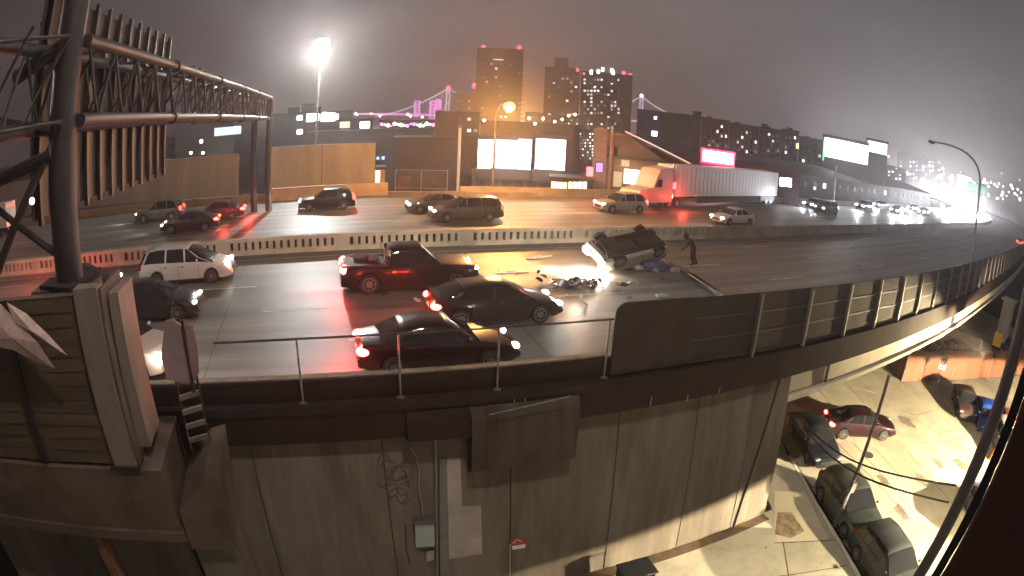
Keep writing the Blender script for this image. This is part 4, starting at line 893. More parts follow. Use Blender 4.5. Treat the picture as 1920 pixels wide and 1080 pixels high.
# signs of the side street
def sign_post(px,py,h,label,face):
    q=at(px,py,ZS+.02); r_=empty('sign_post',label,'sign',tuple(q),math.atan2(-q.x,q.y)); MB().tube([(0,0,0),(0,0,h)],.035,8).build('post',M_rail,r_,True); face(r_,h); return r_
M_sw=mat('sign_white',(.8,.8,.78),.4,var=0); M_sr=mat('sign_red',(.35,.03,.02)); M_sy=mat('sign_yellow',(.85,.50,.03),.5,var=.1)
def f_np(r_,h):
    MB().box(-.3,.3,-.06,-.04,h-.95,h,None).build('plate',M_sw,r_)
    ring=MB(); n=20; 
    for i in range(n):
        a,b=2*PI*i/n,2*PI*(i+1)/n; ring.add([(r*math.cos(t),-.064,h-.38+r*math.sin(t)) for t in (a,b) for r in (.17,.24)],[(0,1,3,2)])
    ring.add([(-.16,-.066,h-.25),(-.12,-.066,h-.21),(.16,-.066,h-.51),(.12,-.066,h-.55)],[(0,1,2,3)]); ring.build('red_ring',M_sr,r_)
    MB().add([(-.2,-.064,h-.86),(.2,-.064,h-.86),(.2,-.064,h-.78),(-.2,-.064,h-.78)],[(0,1,2,3)]).build('red_bar',M_sr,r_)
sign_post(1753,735,2.7,'white parking sign with red ring on a thin post before the brown fence',f_np)
sign_post(1850,712,4.0,'yellow square sign standing behind the right end of the brown fence',lambda r_,h: MB().box(-.45,.45,-.06,-.03,h-1.1,h+.0).build('plate',M_sy,r_))
for px in (1822,1930): sign_post(px,708,3.2,'bare steel post before the brown fence left of the yellow sign',lambda r_,h: MB().sphere((0,0,h),.05).build('cap',M_rail,r_)) if px<1900 else None
cn=empty('traffic_cone','orange traffic cone on the far pavement below the white car','traffic cone',tuple(at(1857,862,ZS+.02)))
MB().tube([(0,0,.03),(0,0,.75)],.17,12,.04).build('cone',mat('cone_orange',(.8,.16,.03),.5,var=.1),cn,True); MB().box(-.22,.22,-.22,.22,0,.04).build('base',mat('cone_orange',(.8,.16,.03)),cn)
# street pole, cables, leaning pole, corner post
po=empty('street_pole','slim grey street pole standing on the pavement between the parked cars','pole')
pbv=Vector((13.68,15.15,ZS+.1)); MB().tube([pbv,pbv+Vector((0,0,6.9))],.085,10,.07).build('shaft',mat('pole_grey',(.16,.14,.15),.5,metal=.3,var=.2),po,True)
MB().tube([pbv,pbv+Vector((0,0,.25))],.15,10).build('foot',M_post,po,True); MB().box(-.12,.12,-.18,-.07,1.8,2.3,Matrix.Translation(pbv)).build('meter_box',M_post,po)
NP=Vector((7.83,5.14,0))
np_=empty('utility_pole','thick black utility pole crossing the lower right corner','pole')
MB().tube([NP+Vector((0,0,ZS)),NP+Vector((0,0,7.4))],.15,14,.12).build('shaft',mat('pole_black',(.035,.03,.038),.6,var=.3,scale=4),np_,True)
MB().tube([NP+Vector((.14,-.05,ZS)),NP+Vector((.14,-.05,7.0))],.03,6).build('riser',M_rail,np_,True)
for (x0,y0),(x1,y1),lab in (((1500,787),(1792,910),'upper of the two thin black cables over the parked cars'),((1505,800),(1778,942),'lower of the two thin black cables over the parked cars')):
    a=far(x0,y0,19.6); dd=ray(x1,y1); b=Vector((0,0,HC))+dd*(math.hypot(NP.x,NP.y)/math.hypot(dd.x,dd.y))
    pts=[a.lerp(b,t/14)-Vector((0,0,.5*math.sin(PI*t/14))) for t in range(15)]
    tag(MB().tube(pts,.022,6).build('cable',M_black,None,True),lab,'cable')
cpst=empty('corner_post','dark reddish brown wooden post close to the camera at the lower right edge','post')
e0=far(1792,1079,1.3); e1=far(1900,715,1.3); ec=(e0+e1)/2; d0=Vector((ec.x,ec.y,0)).normalized(); rr=Vector((d0.y,-d0.x,0))
A4=Matrix(((rr.x,d0.x,0,ec.x),(rr.y,d0.y,0,ec.y),(0,0,1,0),(0,0,0,1)))
ztp=far(1912,648,1.3).z; MB().box(0,.6,0,.12,5.0,ztp,A4).build('board',mat('post_wood',(.05,.018,.014),.7,var=.5,scale=2,streak=(1,1,.2)),cpst,bevel=.01)
MB().box(-.03,-.002,.01,.05,5.0,ztp-.02,A4).build('edge_strip',M_black,cpst)
# black ribbed bin at the wall foot
bn=empty('black_bin','black ribbed bin at the foot of the wall by the bottom edge','bin',tuple(at(1195,1066,ZS+1.2)),.3); bn.location.z=ZS+.14
MB().box(-.5,.5,-.35,.35,.05,1.0,None,-.04).build('body',M_black,bn,bevel=.03)
for i in range(9): MB().box(-.5+i*.115,-.46+i*.115,-.43,-.40,.1,.98).build('rib',M_gdark,bn)
MB().box(-.58,.58,-.44,.44,1.0,1.08).build('lid',mat('bin_lid',(.03,.03,.035),.4,var=.2),bn,bevel=.02)
# yellow lit column under the overpass
for i,(px,py) in enumerate(((1872,655),(1760,640))):
    q=at(px,py,ZS); 
    if i: q=Vector((46,52,ZS))
    c_=empty('overpass_column','%s concrete column under the overpass'%('orange lit square' if i==0 else 'dark square far'),'column',tuple(q),.4); MB().box(-.7,.7,-.7,.7,0,5.0).build('shaft',M_girder,c_,bevel=.05); MB().box(-1.0,1.0,-.9,.9,5.0,5.2).build('cap',M_girder,c_)
# ------------------------------------------------------------------ far side walls
def wall_px(x0,x1,base_off,z0,z1,name,label,cat,m,th=.4,ribs=None,rm=None):
    a=at(x0,base_off[0],0) if isinstance(base_off[0],(int,float)) else base_off[0]; b=at(x1,base_off[1],0) if isinstance(base_off[1],(int,float)) else base_off[1]
    L=(b-a).length; M=frame((a.x,a.y,0),math.atan2(b.y-a.y,b.x-a.x)); r_=empty(name,label,cat)
    n=max(1,int(L/ (ribs or 6))); 
    for i in range(n): MB().box(L*i/n+.03,L*(i+1)/n-.03,0,th,z0,z1,M).build('panel',m,r_)
    MB().box(0,L,.05,th-.05,z0,z1-.05,M).build('core',rm or M_dark,r_)
    return r_,M,L
wall_px(-60,447,(415,368),-2,4.4,'sound_wall','long tan concrete sound wall behind the far lanes left of the gantry column','wall',M_tan,ribs=9)
wall_px(508,703,(358,352),-2,4.7,'sound_wall','shorter tan sound wall panel right of the far gantry columns','wall',M_tan,ribs=4.)
wall_px(500,728,(378,366),-1,1.15,'far_barrier','pale low concrete barrier below the shorter tan sound wall','barrier',mat('barrier_tan',(.40,.31,.20),.8,var=.2,scale=.6),ribs=5)
wall_px(-60,500,(440,378),-1,.7,'far_barrier','low brown barrier at the foot of the long tan sound wall','barrier',mat('barrier_brown',(.24,.17,.11),.8,var=.3,scale=.5),ribs=7)
wall_px(728,1010,(370,372),-1,.5,'far_barrier','low dark barrier along the far lanes below the grey building','barrier',mat('barrier_dark',(.16,.13,.12),.8,var=.3,scale=.5),ribs=6)
sweep(srange(locate(1.8,36)[0],SEND,4),[(lambda s:foff(s)-.3,-.7),(lambda s:foff(s),-.7),(lambda s:foff(s),.8),(lambda s:foff(s)-.3,.8)],'edge_barrier',mat('barrier_far',(.22,.19,.18),.8,var=.3,scale=.4))
tag(bpy.data.objects['edge_barrier'],'low grey barrier along the far edge of the freeway toward the bend','barrier')
# chain fence
cf=empty('chain_fence','rusty wire fence with thin posts right of the tan sound walls','fence')
a=at(741,362,0); b=at(838,364,0); 
for t in (0,.5,1): q=a.lerp(b,t); MB().tube([q+Vector((0,0,-1)),q+Vector((0,0,2.3))],.05,6).build('post',M_rail,cf,True)
for z in (.5,2.25): MB().tube([a+Vector((0,0,z)),b+Vector((0,0,z))],.03,6).build('wire_rail',M_rail,cf,True)
wm=MB(); L=(b-a).length; d=(b-a).normalized(); k=0.
while k<L-1.7: wm.beam(a+d*k+Vector((0,0,.5)),a+d*(k+1.7)+Vector((0,0,2.2)),.015,.015); wm.beam(a+d*(k+1.7)+Vector((0,0,.5)),a+d*k+Vector((0,0,2.2)),.015,.015); k+=.35
wm.build('mesh',M_rail,cf)
# ------------------------------------------------------------------ buildings
class B:
    def __init__(s,x0,x1,yt,D,label,cat='building',m=None,name='building',depth=None,ym=None,zb=-7.2):
        xm=(x0+x1)/2; q=far(xm,ym or yt,D); s.d=Vector((q.x,q.y,0)).normalized(); s.r=Vector((s.d.y,-s.d.x,0)); s.D=D
        s.o=s.d*D; s.M=Matrix(((s.r.x,s.d.x,0,s.o.x),(s.r.y,s.d.y,0,s.o.y),(0,0,1,0),(0,0,0,1)))
        s.e=empty(name,label,cat); u0,_=s.uv(x0,ym or yt); u1,_=s.uv(x1,ym or yt); _,z=s.uv(xm,yt); s.u0,s.u1,s.z=u0,u1,z
        s.m=m or M_dark; s.dep=depth or max(4,(u1-u0)*.6)
        MB().box(u0,u1,0,s.dep,zb,z,s.M).build('wall',s.m,s.e)
        MB().box(u0-.15,u1+.15,-.15,s.dep,z,z+.25+D*.001,s.M).build('roof_edge',M_dark,s.e)
    def uv(s,px,py):
        d=ray(px,py); t=s.D/(d.x*s.d.x+d.y*s.d.y); p=d*t; return (p.x*s.r.x+p.y*s.r.y, HC+p.z)
    def rect(s,x0,y0,x1,y1,m,name='window',out=.06,th=.1):
        a=s.uv(x0,(y0+y1)/2)[0]; b=s.uv(x1,(y0+y1)/2)[0]; za=s.uv((x0+x1)/2,y1)[1]; zb=s.uv((x0+x1)/2,y0)[1]
        return MB().box(a,b,-out,-out+th,za,zb,s.M).build(name,m,s.e)
    def block(s,x0,x1,y0,y1,name='roof_box',m=None,dep=None,y=0.5):
        a=s.uv(x0,y0)[0]; b=s.uv(x1,y0)[0]; za=s.uv((x0+x1)/2,y1)[1]; zb=s.uv((x0+x1)/2,y0)[1]
        return MB().box(a,b,y,y+(dep or (b-a)),za,zb,s.M).build(name,m or s.m,s.e)
    def grid(s,x0,y0,x1,y1,nx,ny,p,mats,name='window',fx=.55,fy=.5,dark=None):
        dx=(x1-x0)/nx; dy=(y1-y0)/ny
        for i in range(nx):
            for j in range(ny):
                lit=random.random()<p
                if not lit and not dark: continue
                xa=x0+dx*(i+(1-fx)/2); ya=y0+dy*(j+(1-fy)/2); s.rect(xa,ya,xa+dx*fx,ya+dy*fy,random.choice(mats) if lit else dark,name)
LWN=[emat('window_white',(1,.97,.95),1.8),emat('window_warm',(1,.83,.6),.9),emat('window_dim',(.9,.85,.9),.3)]
LB=emat('window_bright',(1,.98,.95),7); RB=emat('beacon_red',(1,.05,.12),5)
DW=mat('window_dark',(.012,.012,.016),.15,var=0)
M_tow=mat('tower_brown',(.085,.068,.062),.9,var=.15,scale=.05); M_tow2=mat('tower_dark',(.045,.038,.042),.9,var=.15,scale=.05)
def beacon(b,px,py,r=None):
    u,z=b.uv(px,py); MB().sphere(b.M@Vector((u,1,z)),r or b.D*.0035).build('beacon',RB,b.e); MB().tube([b.M@Vector((u,1,z-b.D*.02)),b.M@Vector((u,1,z))],b.D*.0006,5).build('mast',M_dark,b.e)
t1=B(895,982,92,420,'tall hazy brown tower behind the orange lamp, left of the three towers','tower',M_tow,'tower_block')
t1.grid(900,108,978,240,9,16,.12,LWN); t1.rect(925,111,944,114,LWN[0],'window'); beacon(t1,907,88); beacon(t1,974,89); beacon(t1,889,160)
for y in range(104,240,9): t1.rect(895,y,982,y+1.5,M_tow2,'floor_band',.3,.3)
t2=B(1022,1088,128,460,'stepped brown tower in the middle of the three towers','tower',M_tow,'tower_block')
t2.block(1040,1066,108,130,'upper_storey',M_tow); t2.grid(1026,134,1084,236,7,12,.16,LWN); beacon(t2,1083,131)
for y in range(136,240,9): t2.rect(1022,y,1088,y+1.5,M_tow2,'floor_band',.3,.3)
t3=B(1090,1184,138,360,'dark right hand tower with white crown lights and scattered lit windows','tower',M_tow2,'tower_block')
for x,y in ((1109,135),(1122,134),(1130,130),(1147,132),(1150,136)): t3.block(x-2.5,x+2.5,y-3.5,y+4,'crown_light',LB,1,-.3)
t3.grid(1093,146,1163,250,11,15,.30,LWN); t3.rect(1165,140,1184,262,M_tow,'side_bay',1.2,1.2); t3.grid(1168,150,1182,258,3,12,.08,LWN)
for p_ in ((1095,138),(1170,137),(1182,141)): beacon(t3,*p_)
for y in range(146,256,7): t3.rect(1090,y,1164,y+1.2,mat('band_grey',(.075,.062,.064),.9,var=.1),'floor_band',.3,.3)
for x0,x1,yt,D,lab in ((852,893,176,480,'low tower with lit windows left of the hazy brown tower'),(985,1024,212,430,'low dark block between the hazy tower and the stepped tower'),(1062,1092,218,300,'narrow lit block at the foot of the right hand tower')):
    b=B(x0,x1,yt,D,lab,'building',M_tow,'apartment_block'); b.grid(x0+2,yt+4,x1-2,yt+64,5,9,.35,LWN); 
    if x0==852: beacon(b,889,162)
# low city in front of the towers
lc=B(820,900,212,150,'dark low block right of the pink bridge lights','building',M_tow2,'building'); lc.grid(824,218,898,250,6,3,.4,LWN)
lc=B(1085,1120,246,120,'small block with crowded lit windows below the right hand tower','building',M_tow2,'building'); lc.grid(1086,248,1118,300,7,9,.55,[LWN[0],LWN[0],LWN[2]])
lc=B(900,1090,232,140,'long dark block behind the white billboards','building',M_tow2,'building',ym=260)
for x,y in ((908,226),(992,222),(1003,232),(1018,223),(1054,224),(1066,217),(1078,215),(1040,228)): u,z=lc.uv(x,y); MB().sphere(lc.M@Vector((u,-.5,z)),.32).build('roof_light',LB,lc.e)
# bridge
br=empty('suspension_bridge','distant suspension bridge with white cables and pink lit piers','bridge')
BD=860.; PB=emat('bridge_pink',(1,.30,.82),1.7); PW=emat('bridge_white',(.95,.85,1),1.0); PT=emat('bridge_tower_glow',(.9,.75,.9),.9)
def bp_(px,py): return far(px,py,BD)
t_l=[bp_(841,165),bp_(841,225)]; t_r=[bp_(1203,180),bp_(1203,240)]
for tt,nm in ((t_l,'tower'),(t_r,'tower')):
    c=tt[0]; MB().box(-3,-1.2,-2,2,-7,c.z,Matrix.Translation((c.x,c.y,0))).box(1.2,3,-2,2,-7,c.z,Matrix.Translation((c.x,c.y,0))).box(-3,3,-1.5,1.5,c.z-8,c.z-5,Matrix.Translation((c.x,c.y,0))).box(-3,3,-1.5,1.5,c.z-25,c.z-22,Matrix.Translation((c.x,c.y,0))).build(nm,PT,br)
MB().sphere(t_l[0],3.5).build('beacon',RB,br); MB().sphere(t_r[0],3).build('top_light',LB,br)
def cab(a,b,sag,name='main_cable',n=24):
    pts=[a.lerp(b,i/n)-Vector((0,0,sag*4*(i/n)*(1-i/n))) for i in range(n+1)]; MB().tube(pts,1.0,5).build(name,PW,br,True); return pts
c1=cab(bp_(702,218),t_l[0],8); cab(t_l[0],t_r[0],52); cab(t_r[0],bp_(1290,222),7)
MB().beam(bp_(640,214),bp_(845,217),4,2.6).build('deck',PB,br); MB().beam(bp_(845,217),bp_(1300,236),4,2.6).build('deck',PT,br)
hg=MB()
for i in range(1,24,1): p=c1[i]; hg.beam(p,Vector((p.x,p.y,bp_(760,216).z)),.5,.5)
hg.build('hanger',PT,br)
for x0,x1,y0,y1 in ((777,787,190,218),(806,816,190,222),(817,826,188,204)):
    a,b=bp_(x0,y1),bp_(x1,y0)
    k=MB(); 
    for i in range(6): z=a.z+(b.z-a.z)*i/5; k.beam(Vector((a.x,a.y,z)),Vector((b.x,b.y,z)),2.8,2.2)
    k.beam(a,Vector((a.x,a.y,b.z)),2.8,2.8).beam(Vector((b.x,b.y,a.z)),b,2.8,2.8); k.build('lit_pier',PB,br)
# left middle: dark halls, lit office
lo=B(505,662,213,115,'wide dark building with a row of bright windows above the tan wall','building',mat('hall_blue',(.05,.048,.056),.85,var=.3,scale=.1),'office_building')
lo.block(540,562,201,214,'roof_box'); lo.block(566,590,194,214,'roof_box'); lo.block(590,602,200,214,'roof_box')
for r_ in ((575,212,590,228),(591,213,598,226),(602,212,628,227),(629,214,634,224)): lo.rect(*r_,LB)
lo.rect(557,217,567,225,LB); lo.rect(557,243,567,251,LB); lo.rect(505,232,660,234,M_tow2,'ledge',.3,.3)
lo=B(330,440,226,105,'dark block with a teal lit strip seen under the gantry','building',M_tow2,'building'); lo.rect(402,238,452,253,emat('window_teal',(.6,.85,.85),1.2)); lo.rect(375,262,380,268,LB); lo.rect(356,284,360,289,LB); lo.rect(378,284,383,289,emat('lamp_peach',(1,.7,.5),5)); lo.block(365,405,214,227,'roof_box')
lo=B(636,700,226,100,'small block with one lit pink window right of the office building','building',M_tow2,'building'); lo.rect(637,228,656,240,emat('window_peach',(1,.62,.45),1.1)); lo.rect(675,228,693,240,LB)
lo=B(575,860,247,92,'long low dark shed roof behind the concrete pier','building',M_dark,'shed',ym=300,depth=14)
for x0,y0,x1,y1 in ((706,294,711,299),(716,293,721,299)): lo.rect(x0,y0,x1,y1,emat('window_blue',(.3,.45,1),2))
lo.rect(743,259,750,263,LB,'lamp')
lo=B(712,830,228,130,'dark hall with a rail of small pink lamps on its roof','building',M_tow2,'building')
for x in range(716,828,6): u,z=lo.uv(x,232+(x%5)); MB().sphere(lo.M@Vector((u,-.6,z)),.22 if x%4 else .4).build('lamp',random.choice([LB,PB,emat('lamp_peach',(1,.7,.5),5)]),lo.e)
gy=B(738,858,262,72,'big plain dark grey building block left of the white billboards','building',mat('pier_grey',(.045,.043,.043),.85,var=.25,scale=.15),'warehouse',depth=10)
gy.block(817,862,208,262,'upper_block',M_tow2); gy.rect(745,330,770,372,mat('door_brown',(.10,.06,.045),.8,var=.3),'door')
gp=B(700,722,318,66,'small lit yellow hut beside the tan sound wall','hut',mat('hut_tan',(.45,.35,.22),.8,var=.2),'hut',depth=3); gp.rect(702,320,712,342,emat('window_cream',(1,.85,.6),3))
pe=empty('light_edged_pole','tall pole with a pale lit edge beside the grey building','pole'); q=far(858,365,64); MB().tube([Vector((q.x,q.y,-7)),Vector((q.x,q.y,far(858,240,64).z))],.16,8).build('shaft',mat('pole_pale',(.4,.42,.40),.4,var=.1),pe,True); MB().box(-.3,.3,-.2,.2,0,.3,Matrix.Translation((q.x,q.y,far(858,240,64).z))).build('cap',M_post,pe)
# billboards with grey building under them
gb=B(884,1036,318,72,'pale grey low building under the two white billboards','building',mat('pale_block',(.20,.20,.20),.8,var=.15,scale=.3),'building',ym=340,depth=8)
for x in range(892,1030,24): gb.rect(x,326,x+18,358,mat('shutter_grey',(.13,.13,.135),.6,var=.1),'shutter')
WB=emat('billboard_white',(1,1,1),3.0)
def bill(x0,y0,x1,y1,D,label,panels,legs=True):
    b=B(x0-1,x1+1,y0-1,D,label,'billboard',mat('board_frame',(.05,.05,.055),.7,var=.1),'billboard',depth=.6,ym=(y0+y1)/2,zb=0)
    w=b.e.children[0]; me=w.data; zb=b.uv((x0+x1)/2,y1+1)[1]
    for v in me.vertices:
        if v.co.z<1: v.co.z=zb
    w.name='frame'
    for (a,t,c,d),m_ in panels: b.rect(a,t,c,d,m_,'poster',.05,.05)
    if legs:
        for k in (.25,.75): u=b.u0+(b.u1-b.u0)*k; MB().box(u-.12,u+.12,.1,.4,-7,zb,b.M).build('leg',M_post,b.e)
    c=b.M@Vector(((b.u0+b.u1)/2,-1.5,(zb+b.z)/2)); return b,c
b,c=bill(896,260,996,318,70,'left white billboard with a pale pink figure shape',[((896,262,920,316),WB),((921,262,970,316),emat('poster_rose',(1,.80,.90),1.5)),((971,261,996,318),WB)])
for pts in ((936,306,966,316),(944,290,960,306),(947,274,957,290),(900,264,918,275)): b.rect(*pts,emat('poster_hot',(1,.93,.98),3.2) if pts[0]>930 else emat('poster_pink',(1,.55,.6),1.6),'poster_shape',.08,.03)
b.rect(898,306,908,314,emat('poster_yellow',(1,.85,.2),1.8),'poster_shape',.08,.03)
lamp('billboard_light','POINT',c+Vector((0,-1,0)),700,(.95,.97,1),1.5)
b,c=bill(1003,260,1060,319,70,'right plain white billboard beside the first',[((1004,261,1060,318),WB)]); lamp('billboard_light','POINT',c+Vector((0,-1,0)),500,(.9,1,.97),1.5)
sh=B(1030,1112,338,66,'small shop with a glowing yellow and teal front under the billboards','shop',M_dark,'shop',ym=350,depth=5)
sh.rect(1033,341,1063,360,emat('shop_yellow',(1,.88,.35),1.5),'shop_sign'); sh.rect(1038,344,1060,357,emat('shop_teal',(.75,.95,.88),1.8),'screen',.09); 
for x in (1066,1075,1084,1093): sh.rect(x,341,x+7,360,LWN[0] if x%2 else emat('window_yellow',(1,.9,.55),2.4),'window')
# brick works with sloping roof
bw=B(1118,1246,300,68,'brick building with a sloping roof and bright loading bay beside the semi truck','building',mat('brick_dim',(.10,.055,.045),.85,var=.35,scale=.6),'brick_building',depth=16)
u0,u1=bw.u0,bw.u1; zt=bw.uv(1130,247)[1]; ze=bw.z+.3
MB().prism([(u0,ze),(u0,zt),(u0+3.4,zt),(u1,ze)],0,16,bw.M).build('gable',mat('brick_dim',(.10,.055,.045)),bw.e)
MB().prism([(u0+3.2,zt+.35),(u0+3.2,zt+.05),(u1+3,ze-.25),(u1+3,ze+.1)],-1,16.5,bw.M).build('roof',mat('roof_rose',(.16,.10,.10),.8,var=.3,scale=.5),bw.e)
MB().box(u0-.4,u0+1.2,-.3,3,-7,zt+.4,bw.M).build('corner_pier',mat('pier_rose',(.20,.12,.11),.8,var=.2),bw.e)
MB().tube([bw.M@Vector((u0+3.2,-1.1,zt+.3)),bw.M@Vector((u1+3,-1.1,ze+.1))],.06,5).build('roof_light_strip',emat('strip_rose',(1,.6,.5),1.2),bw.e)
for r_,m_ in (((1170,318,1198,345),emat('bay_cream',(1,.92,.62),4)),((1140,275,1160,295),DW),((1165,300,1180,312),emat('window_olive',(.8,.6,.3),.6)),((1150,322,1166,350),emat('window_olive',(.8,.6,.3),.6)),((1120,300,1134,345),emat('banner_violet',(.5,.25,.7),.35))): bw.rect(*r_,m_)
lamp('bay_light','POINT',bw.M@Vector(((u0+u1)/2,-2.2,bw.uv(1185,325)[1])),420,(1,.85,.5),.3)
for x,y,m_ in ((1106,322,emat('neon_red',(1,.05,.06),9)),(1124,314,emat('neon_violet',(.45,.25,1),1.5))):
    n_=empty('neon_sign','small %s neon sign at the corner of the brick building'%('red' if x==1106 else 'violet'),'sign'); q=far(x,y,63); MB().box(-.35,.35,-.1,.1,-.5,.5,Matrix.Translation(q)).build('panel',m_,n_,bevel=.05); MB().box(-.45,.45,.11,.2,-.6,.6,Matrix.Translation(q)).build('backing',M_black,n_)
lamp('neon_light','POINT',far(1106,322,62),90,(1,.06,.08),.3)
up=empty('wooden_utility_pole','thick brown utility pole in front of the brick building','pole'); q=far(1142,375,60); zt_=far(1142,236,60).z
MB().tube([Vector((q.x,q.y,-7)),Vector((q.x,q.y,zt_))],.24,10,.2).build('shaft',mat('pole_brown',(.16,.10,.085),.8,var=.3),up,True); MB().beam(Vector((q.x-1,q.y,zt_-.8)),Vector((q.x+1,q.y,zt_-.8)),.12,.12).build('crossarm',mat('pole_brown',(.16,.10,.085)),up)
# red sign building, long dark roofs
rd_=B(1205,1500,300,78,'long low dark building carrying the red edged sign','building',mat('roof_maroon',(.06,.035,.035),.85,var=.3,scale=.2),'building',ym=330,depth=12)
rd_.rect(1462,333,1472,349,LB); rd_.rect(1474,334,1484,342,LB); rd_.rect(1474,344,1484,350,LB); rd_.rect(1525,350,1530,356,LWN[1])
rs=B(1314,1378,281,74,'glowing white sign with a red edge on the long low building','sign',mat('sign_case',(.25,.02,.03),.6,var=.1),'lit_sign',depth=.8,ym=295,zb=0)
zb=rs.uv(1345,309)[1]
for v in rs.e.children[0].data.vertices:
    if v.co.z<1: v.co.z=zb
rs.rect(1314,281,1378,309,emat('sign_edge_red',(1,.03,.10),5),'red_border',.05,.05); rs.rect(1318,285,1375,305,emat('sign_face',(1,.86,.92),8),'face',.1,.05)
lamp('red_sign_light','POINT',rs.M@Vector(((rs.u0+rs.u1)/2,-2.0,zb+.6)),350,(1,.05,.14),.8)
# blue building and descending row
bl=B(1195,1300,212,210,'building with a blue flank and many lit office windows','building',mat('blue_flank',(.03,.045,.16),.8,var=.2,scale=.1),'office_building')
bl.block(1232,1244,209,214,'roof_box',M_dark); bl.rect(1240,214,1300,262,M_dark,'dark_front',.3,.3); bl.grid(1241,217,1270,258,4,6,.8,[LWN[0],LWN[0],LWN[2]],fx=.75,fy=.7); bl.grid(1271,222,1298,262,4,6,.45,[LWN[0],LWN[2]]); bl.rect(1222,246,1232,255,LB); bl.rect(1226,218,1232,224,LWN[0])
B(1299,1315,211,190,'tall narrow dark shaft between the blue building and the brick terrace','building',M_dark,'service_shaft',depth=6).rect(1301,225,1303,240,DW)
MR=mat('terrace_rose',(.085,.045,.05),.85,var=.3,scale=.1)
for i,(x0,x1,yt,D,n) in enumerate(((1315,1368,225,180,6),(1368,1424,236,170,6),(1424,1466,243,160,4),(1466,1498,246,150,3),(1498,1545,262,140,4))):
    b=B(x0,x1,yt,D,'%s dark rose building of the descending terrace right of the narrow shaft'%ORD[i],'building',MR if i<3 else M_tow2,'terrace_building')
    b.grid(x0+3,yt+8,x1-3,yt+62,n,6,.26,LWN,dark=DW,fx=.4,fy=.55); b.block(x0+10,x0+20,yt-7,yt,'chimney',M_dark)
    if i==1: b.block(1428,1440,232,240,'roof_tank',M_dark)
    if i==3: [b.rect(x,269,x+9,279,emat('window_orange',(1,.55,.25),3)) for x in (1493,1511)]; b.rect(1440,250,1444,254,emat('blue_lamp',(.3,.3,1),4),'lamp')
eb_=empty('warehouse','long low dark warehouse following the far edge of the freeway behind the oncoming traffic','building')
sa_,sb_=locate(40,71)[0],locate(120,128)[0]
sweep(srange(sa_,sb_,5),[(lambda s:foff(s)-16,-7),(lambda s:foff(s)-5,-7),(lambda s:foff(s)-5,3.9),(lambda s:foff(s)-16,5.4)],'wall',mat('emb_dark',(.06,.055,.06),.85,var=.3,scale=.1),eb_)
for k_ in range(26):
    s_=sa_+2+k_*(sb_-sa_-4)/26
    sweep([s_,s_+1.3],[(lambda s:foff(s)-5,2.0),(lambda s:foff(s)-4.93,2.0),(lambda s:foff(s)-4.93,2.9),(lambda s:foff(s)-5,2.9)],'window',LWN[k_%3] if k_%9==4 else M_black,eb_)
GB=emat('billboard_green_white',(.92,1,.97),3.5)
b,c=bill(1543,263,1628,302,120,'wide glowing green white billboard above the dark roofs',[((1545,265,1628,301),GB),((1543,263,1546,301),emat('edge_green',(.1,.8,.4),1.5))]); lamp('billboard_light','POINT',c,900,(.9,1,.95),1.5)
b,c=bill(1626,266,1664,288,135,'smaller glowing billboard right of the wide green white one',[((1627,267,1663,287),GB)])
lh=empty('thin_mast','thin pale mast below the wide green white billboard','pole'); q=far(1563,375,88); MB().tube([Vector((q.x,q.y,-7)),Vector((q.x,q.y,far(1563,312,88).z))],.13,6).build('shaft',M_rail,lh,True); MB().sphere(Vector((q.x,q.y,far(1563,312,88).z)),.2).build('cap',M_rail,lh)
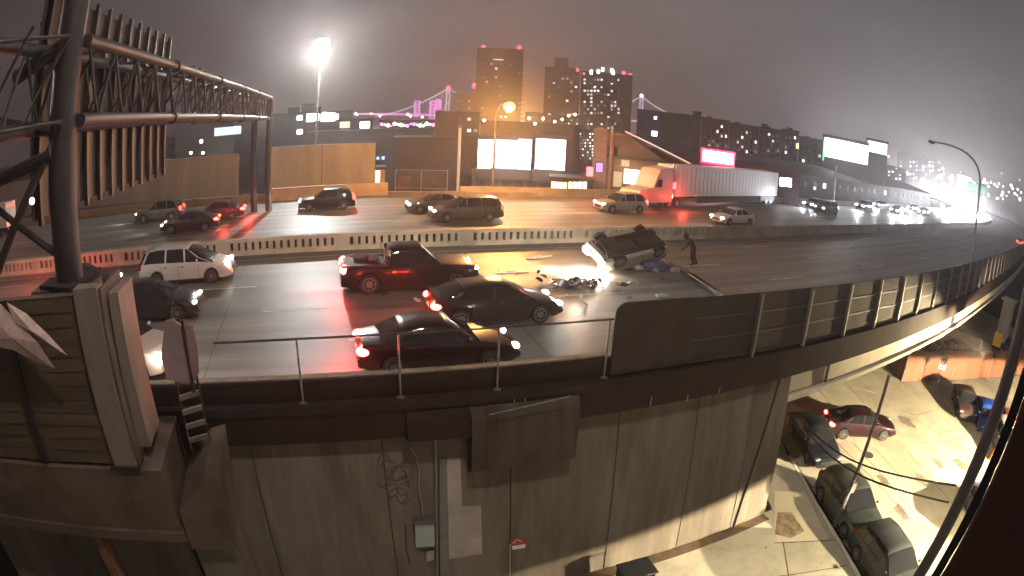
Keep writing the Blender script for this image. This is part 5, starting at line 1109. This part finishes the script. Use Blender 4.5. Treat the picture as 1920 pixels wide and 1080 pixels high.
# apartment slab and far right
b=B(1682,1768,296,330,'distant apartment slab with tiny lit windows above the bend','building',M_tow2,'apartment_block',ym=310); b.block(1690,1735,287,298,'upper_storey'); b.grid(1686,300,1764,338,13,5,.4,LWN)
b=B(1620,1700,310,200,'dark block with scattered lights left of the distant apartment slab','building',M_tow2,'building'); b.grid(1622,312,1698,345,11,5,.4,LWN)
b=B(1795,1822,330,260,'bright white roadside sign above the oncoming headlamps','sign',M_dark,'lit_sign',depth=1,ym=338); b.rect(1797,331,1820,346,emat('sign_white_glow',(1,1,1),9),'face')
b=B(1812,1852,345,230,'dull green highway sign above the far bend','sign',M_dark,'highway_sign',depth=1,ym=350); b.rect(1812,346,1852,359,mat('sign_green',(.02,.16,.12),.5,var=.1),'face')
wl_=empty('wall_lamp','small blue white lamp glowing beyond the overpass at the right edge','lamp'); q=far(1911,621,44)
MB().sphere(q,.28).build('globe',emat('lamp_cool',(.8,.85,1),8),wl_); MB().tube([q,Vector((q.x,q.y,-7))],.06,6).build('pole',M_post,wl_,True)
# loose distant lights, each on its own little mast
random.seed(21)
spots=[(503+random.random()*330,212+random.random()*12) for _ in range(16)]
spots+=[(1640+t*270+random.uniform(-8,8),300+t*62+random.uniform(-14,20)) for t in [random.random() for _ in range(70)]]
spots+=[(1655,310),(1668,313),(1700,323),(1718,332),(1728,338),(1760,330),(1770,327),(1783,333),(1808,338),(1846,337),(1858,342),(1878,325),(1870,350),(1903,363),(1912,337),(1915,361),(1848,402),(480,212),(365,212),(372,213)]
for i,(px,py) in enumerate(spots):
    D=random.uniform(220,420); q=far(px,py,D); r=D*random.choice((.0012,.0016,.0022))
    r_=empty('distant_lamp','tiny lamp point among the distant city lights','lamp',group='tiny distant city lamps')
    MB().sphere(q,r,(1,1,1),6,4).build('globe',random.choice([LB,LB,emat('lamp_peach',(1,.7,.5),5),emat('lamp_cool',(.8,.85,1),8)]),r_); MB().tube([Vector((q.x,q.y,-7)),q-Vector((0,0,r))],.035,4).build('pole',M_dark,r_)

# ------------------------------------------------------------------ night haze
hz_=MB().box(-900,900,-40,1050,-8.2,110).build('haze',None); hz_['kind']='stuff'; hz_.display_type='WIRE'
hm=bpy.data.materials.new('haze'); hm.use_nodes=True; hn=hm.node_tree; hn.nodes.clear(); ho_=hn.nodes.new('ShaderNodeOutputMaterial'); hv=hn.nodes.new('ShaderNodeVolumePrincipled')
hv.inputs['Color'].default_value=(.88,.80,.80,1); hv.inputs['Density'].default_value=.0013; hv.inputs['Anisotropy'].default_value=.72
hn.links.new(hv.outputs[0],ho_.inputs['Volume']); hz_.data.materials.append(hm)
S.cycles.volume_bounces=0
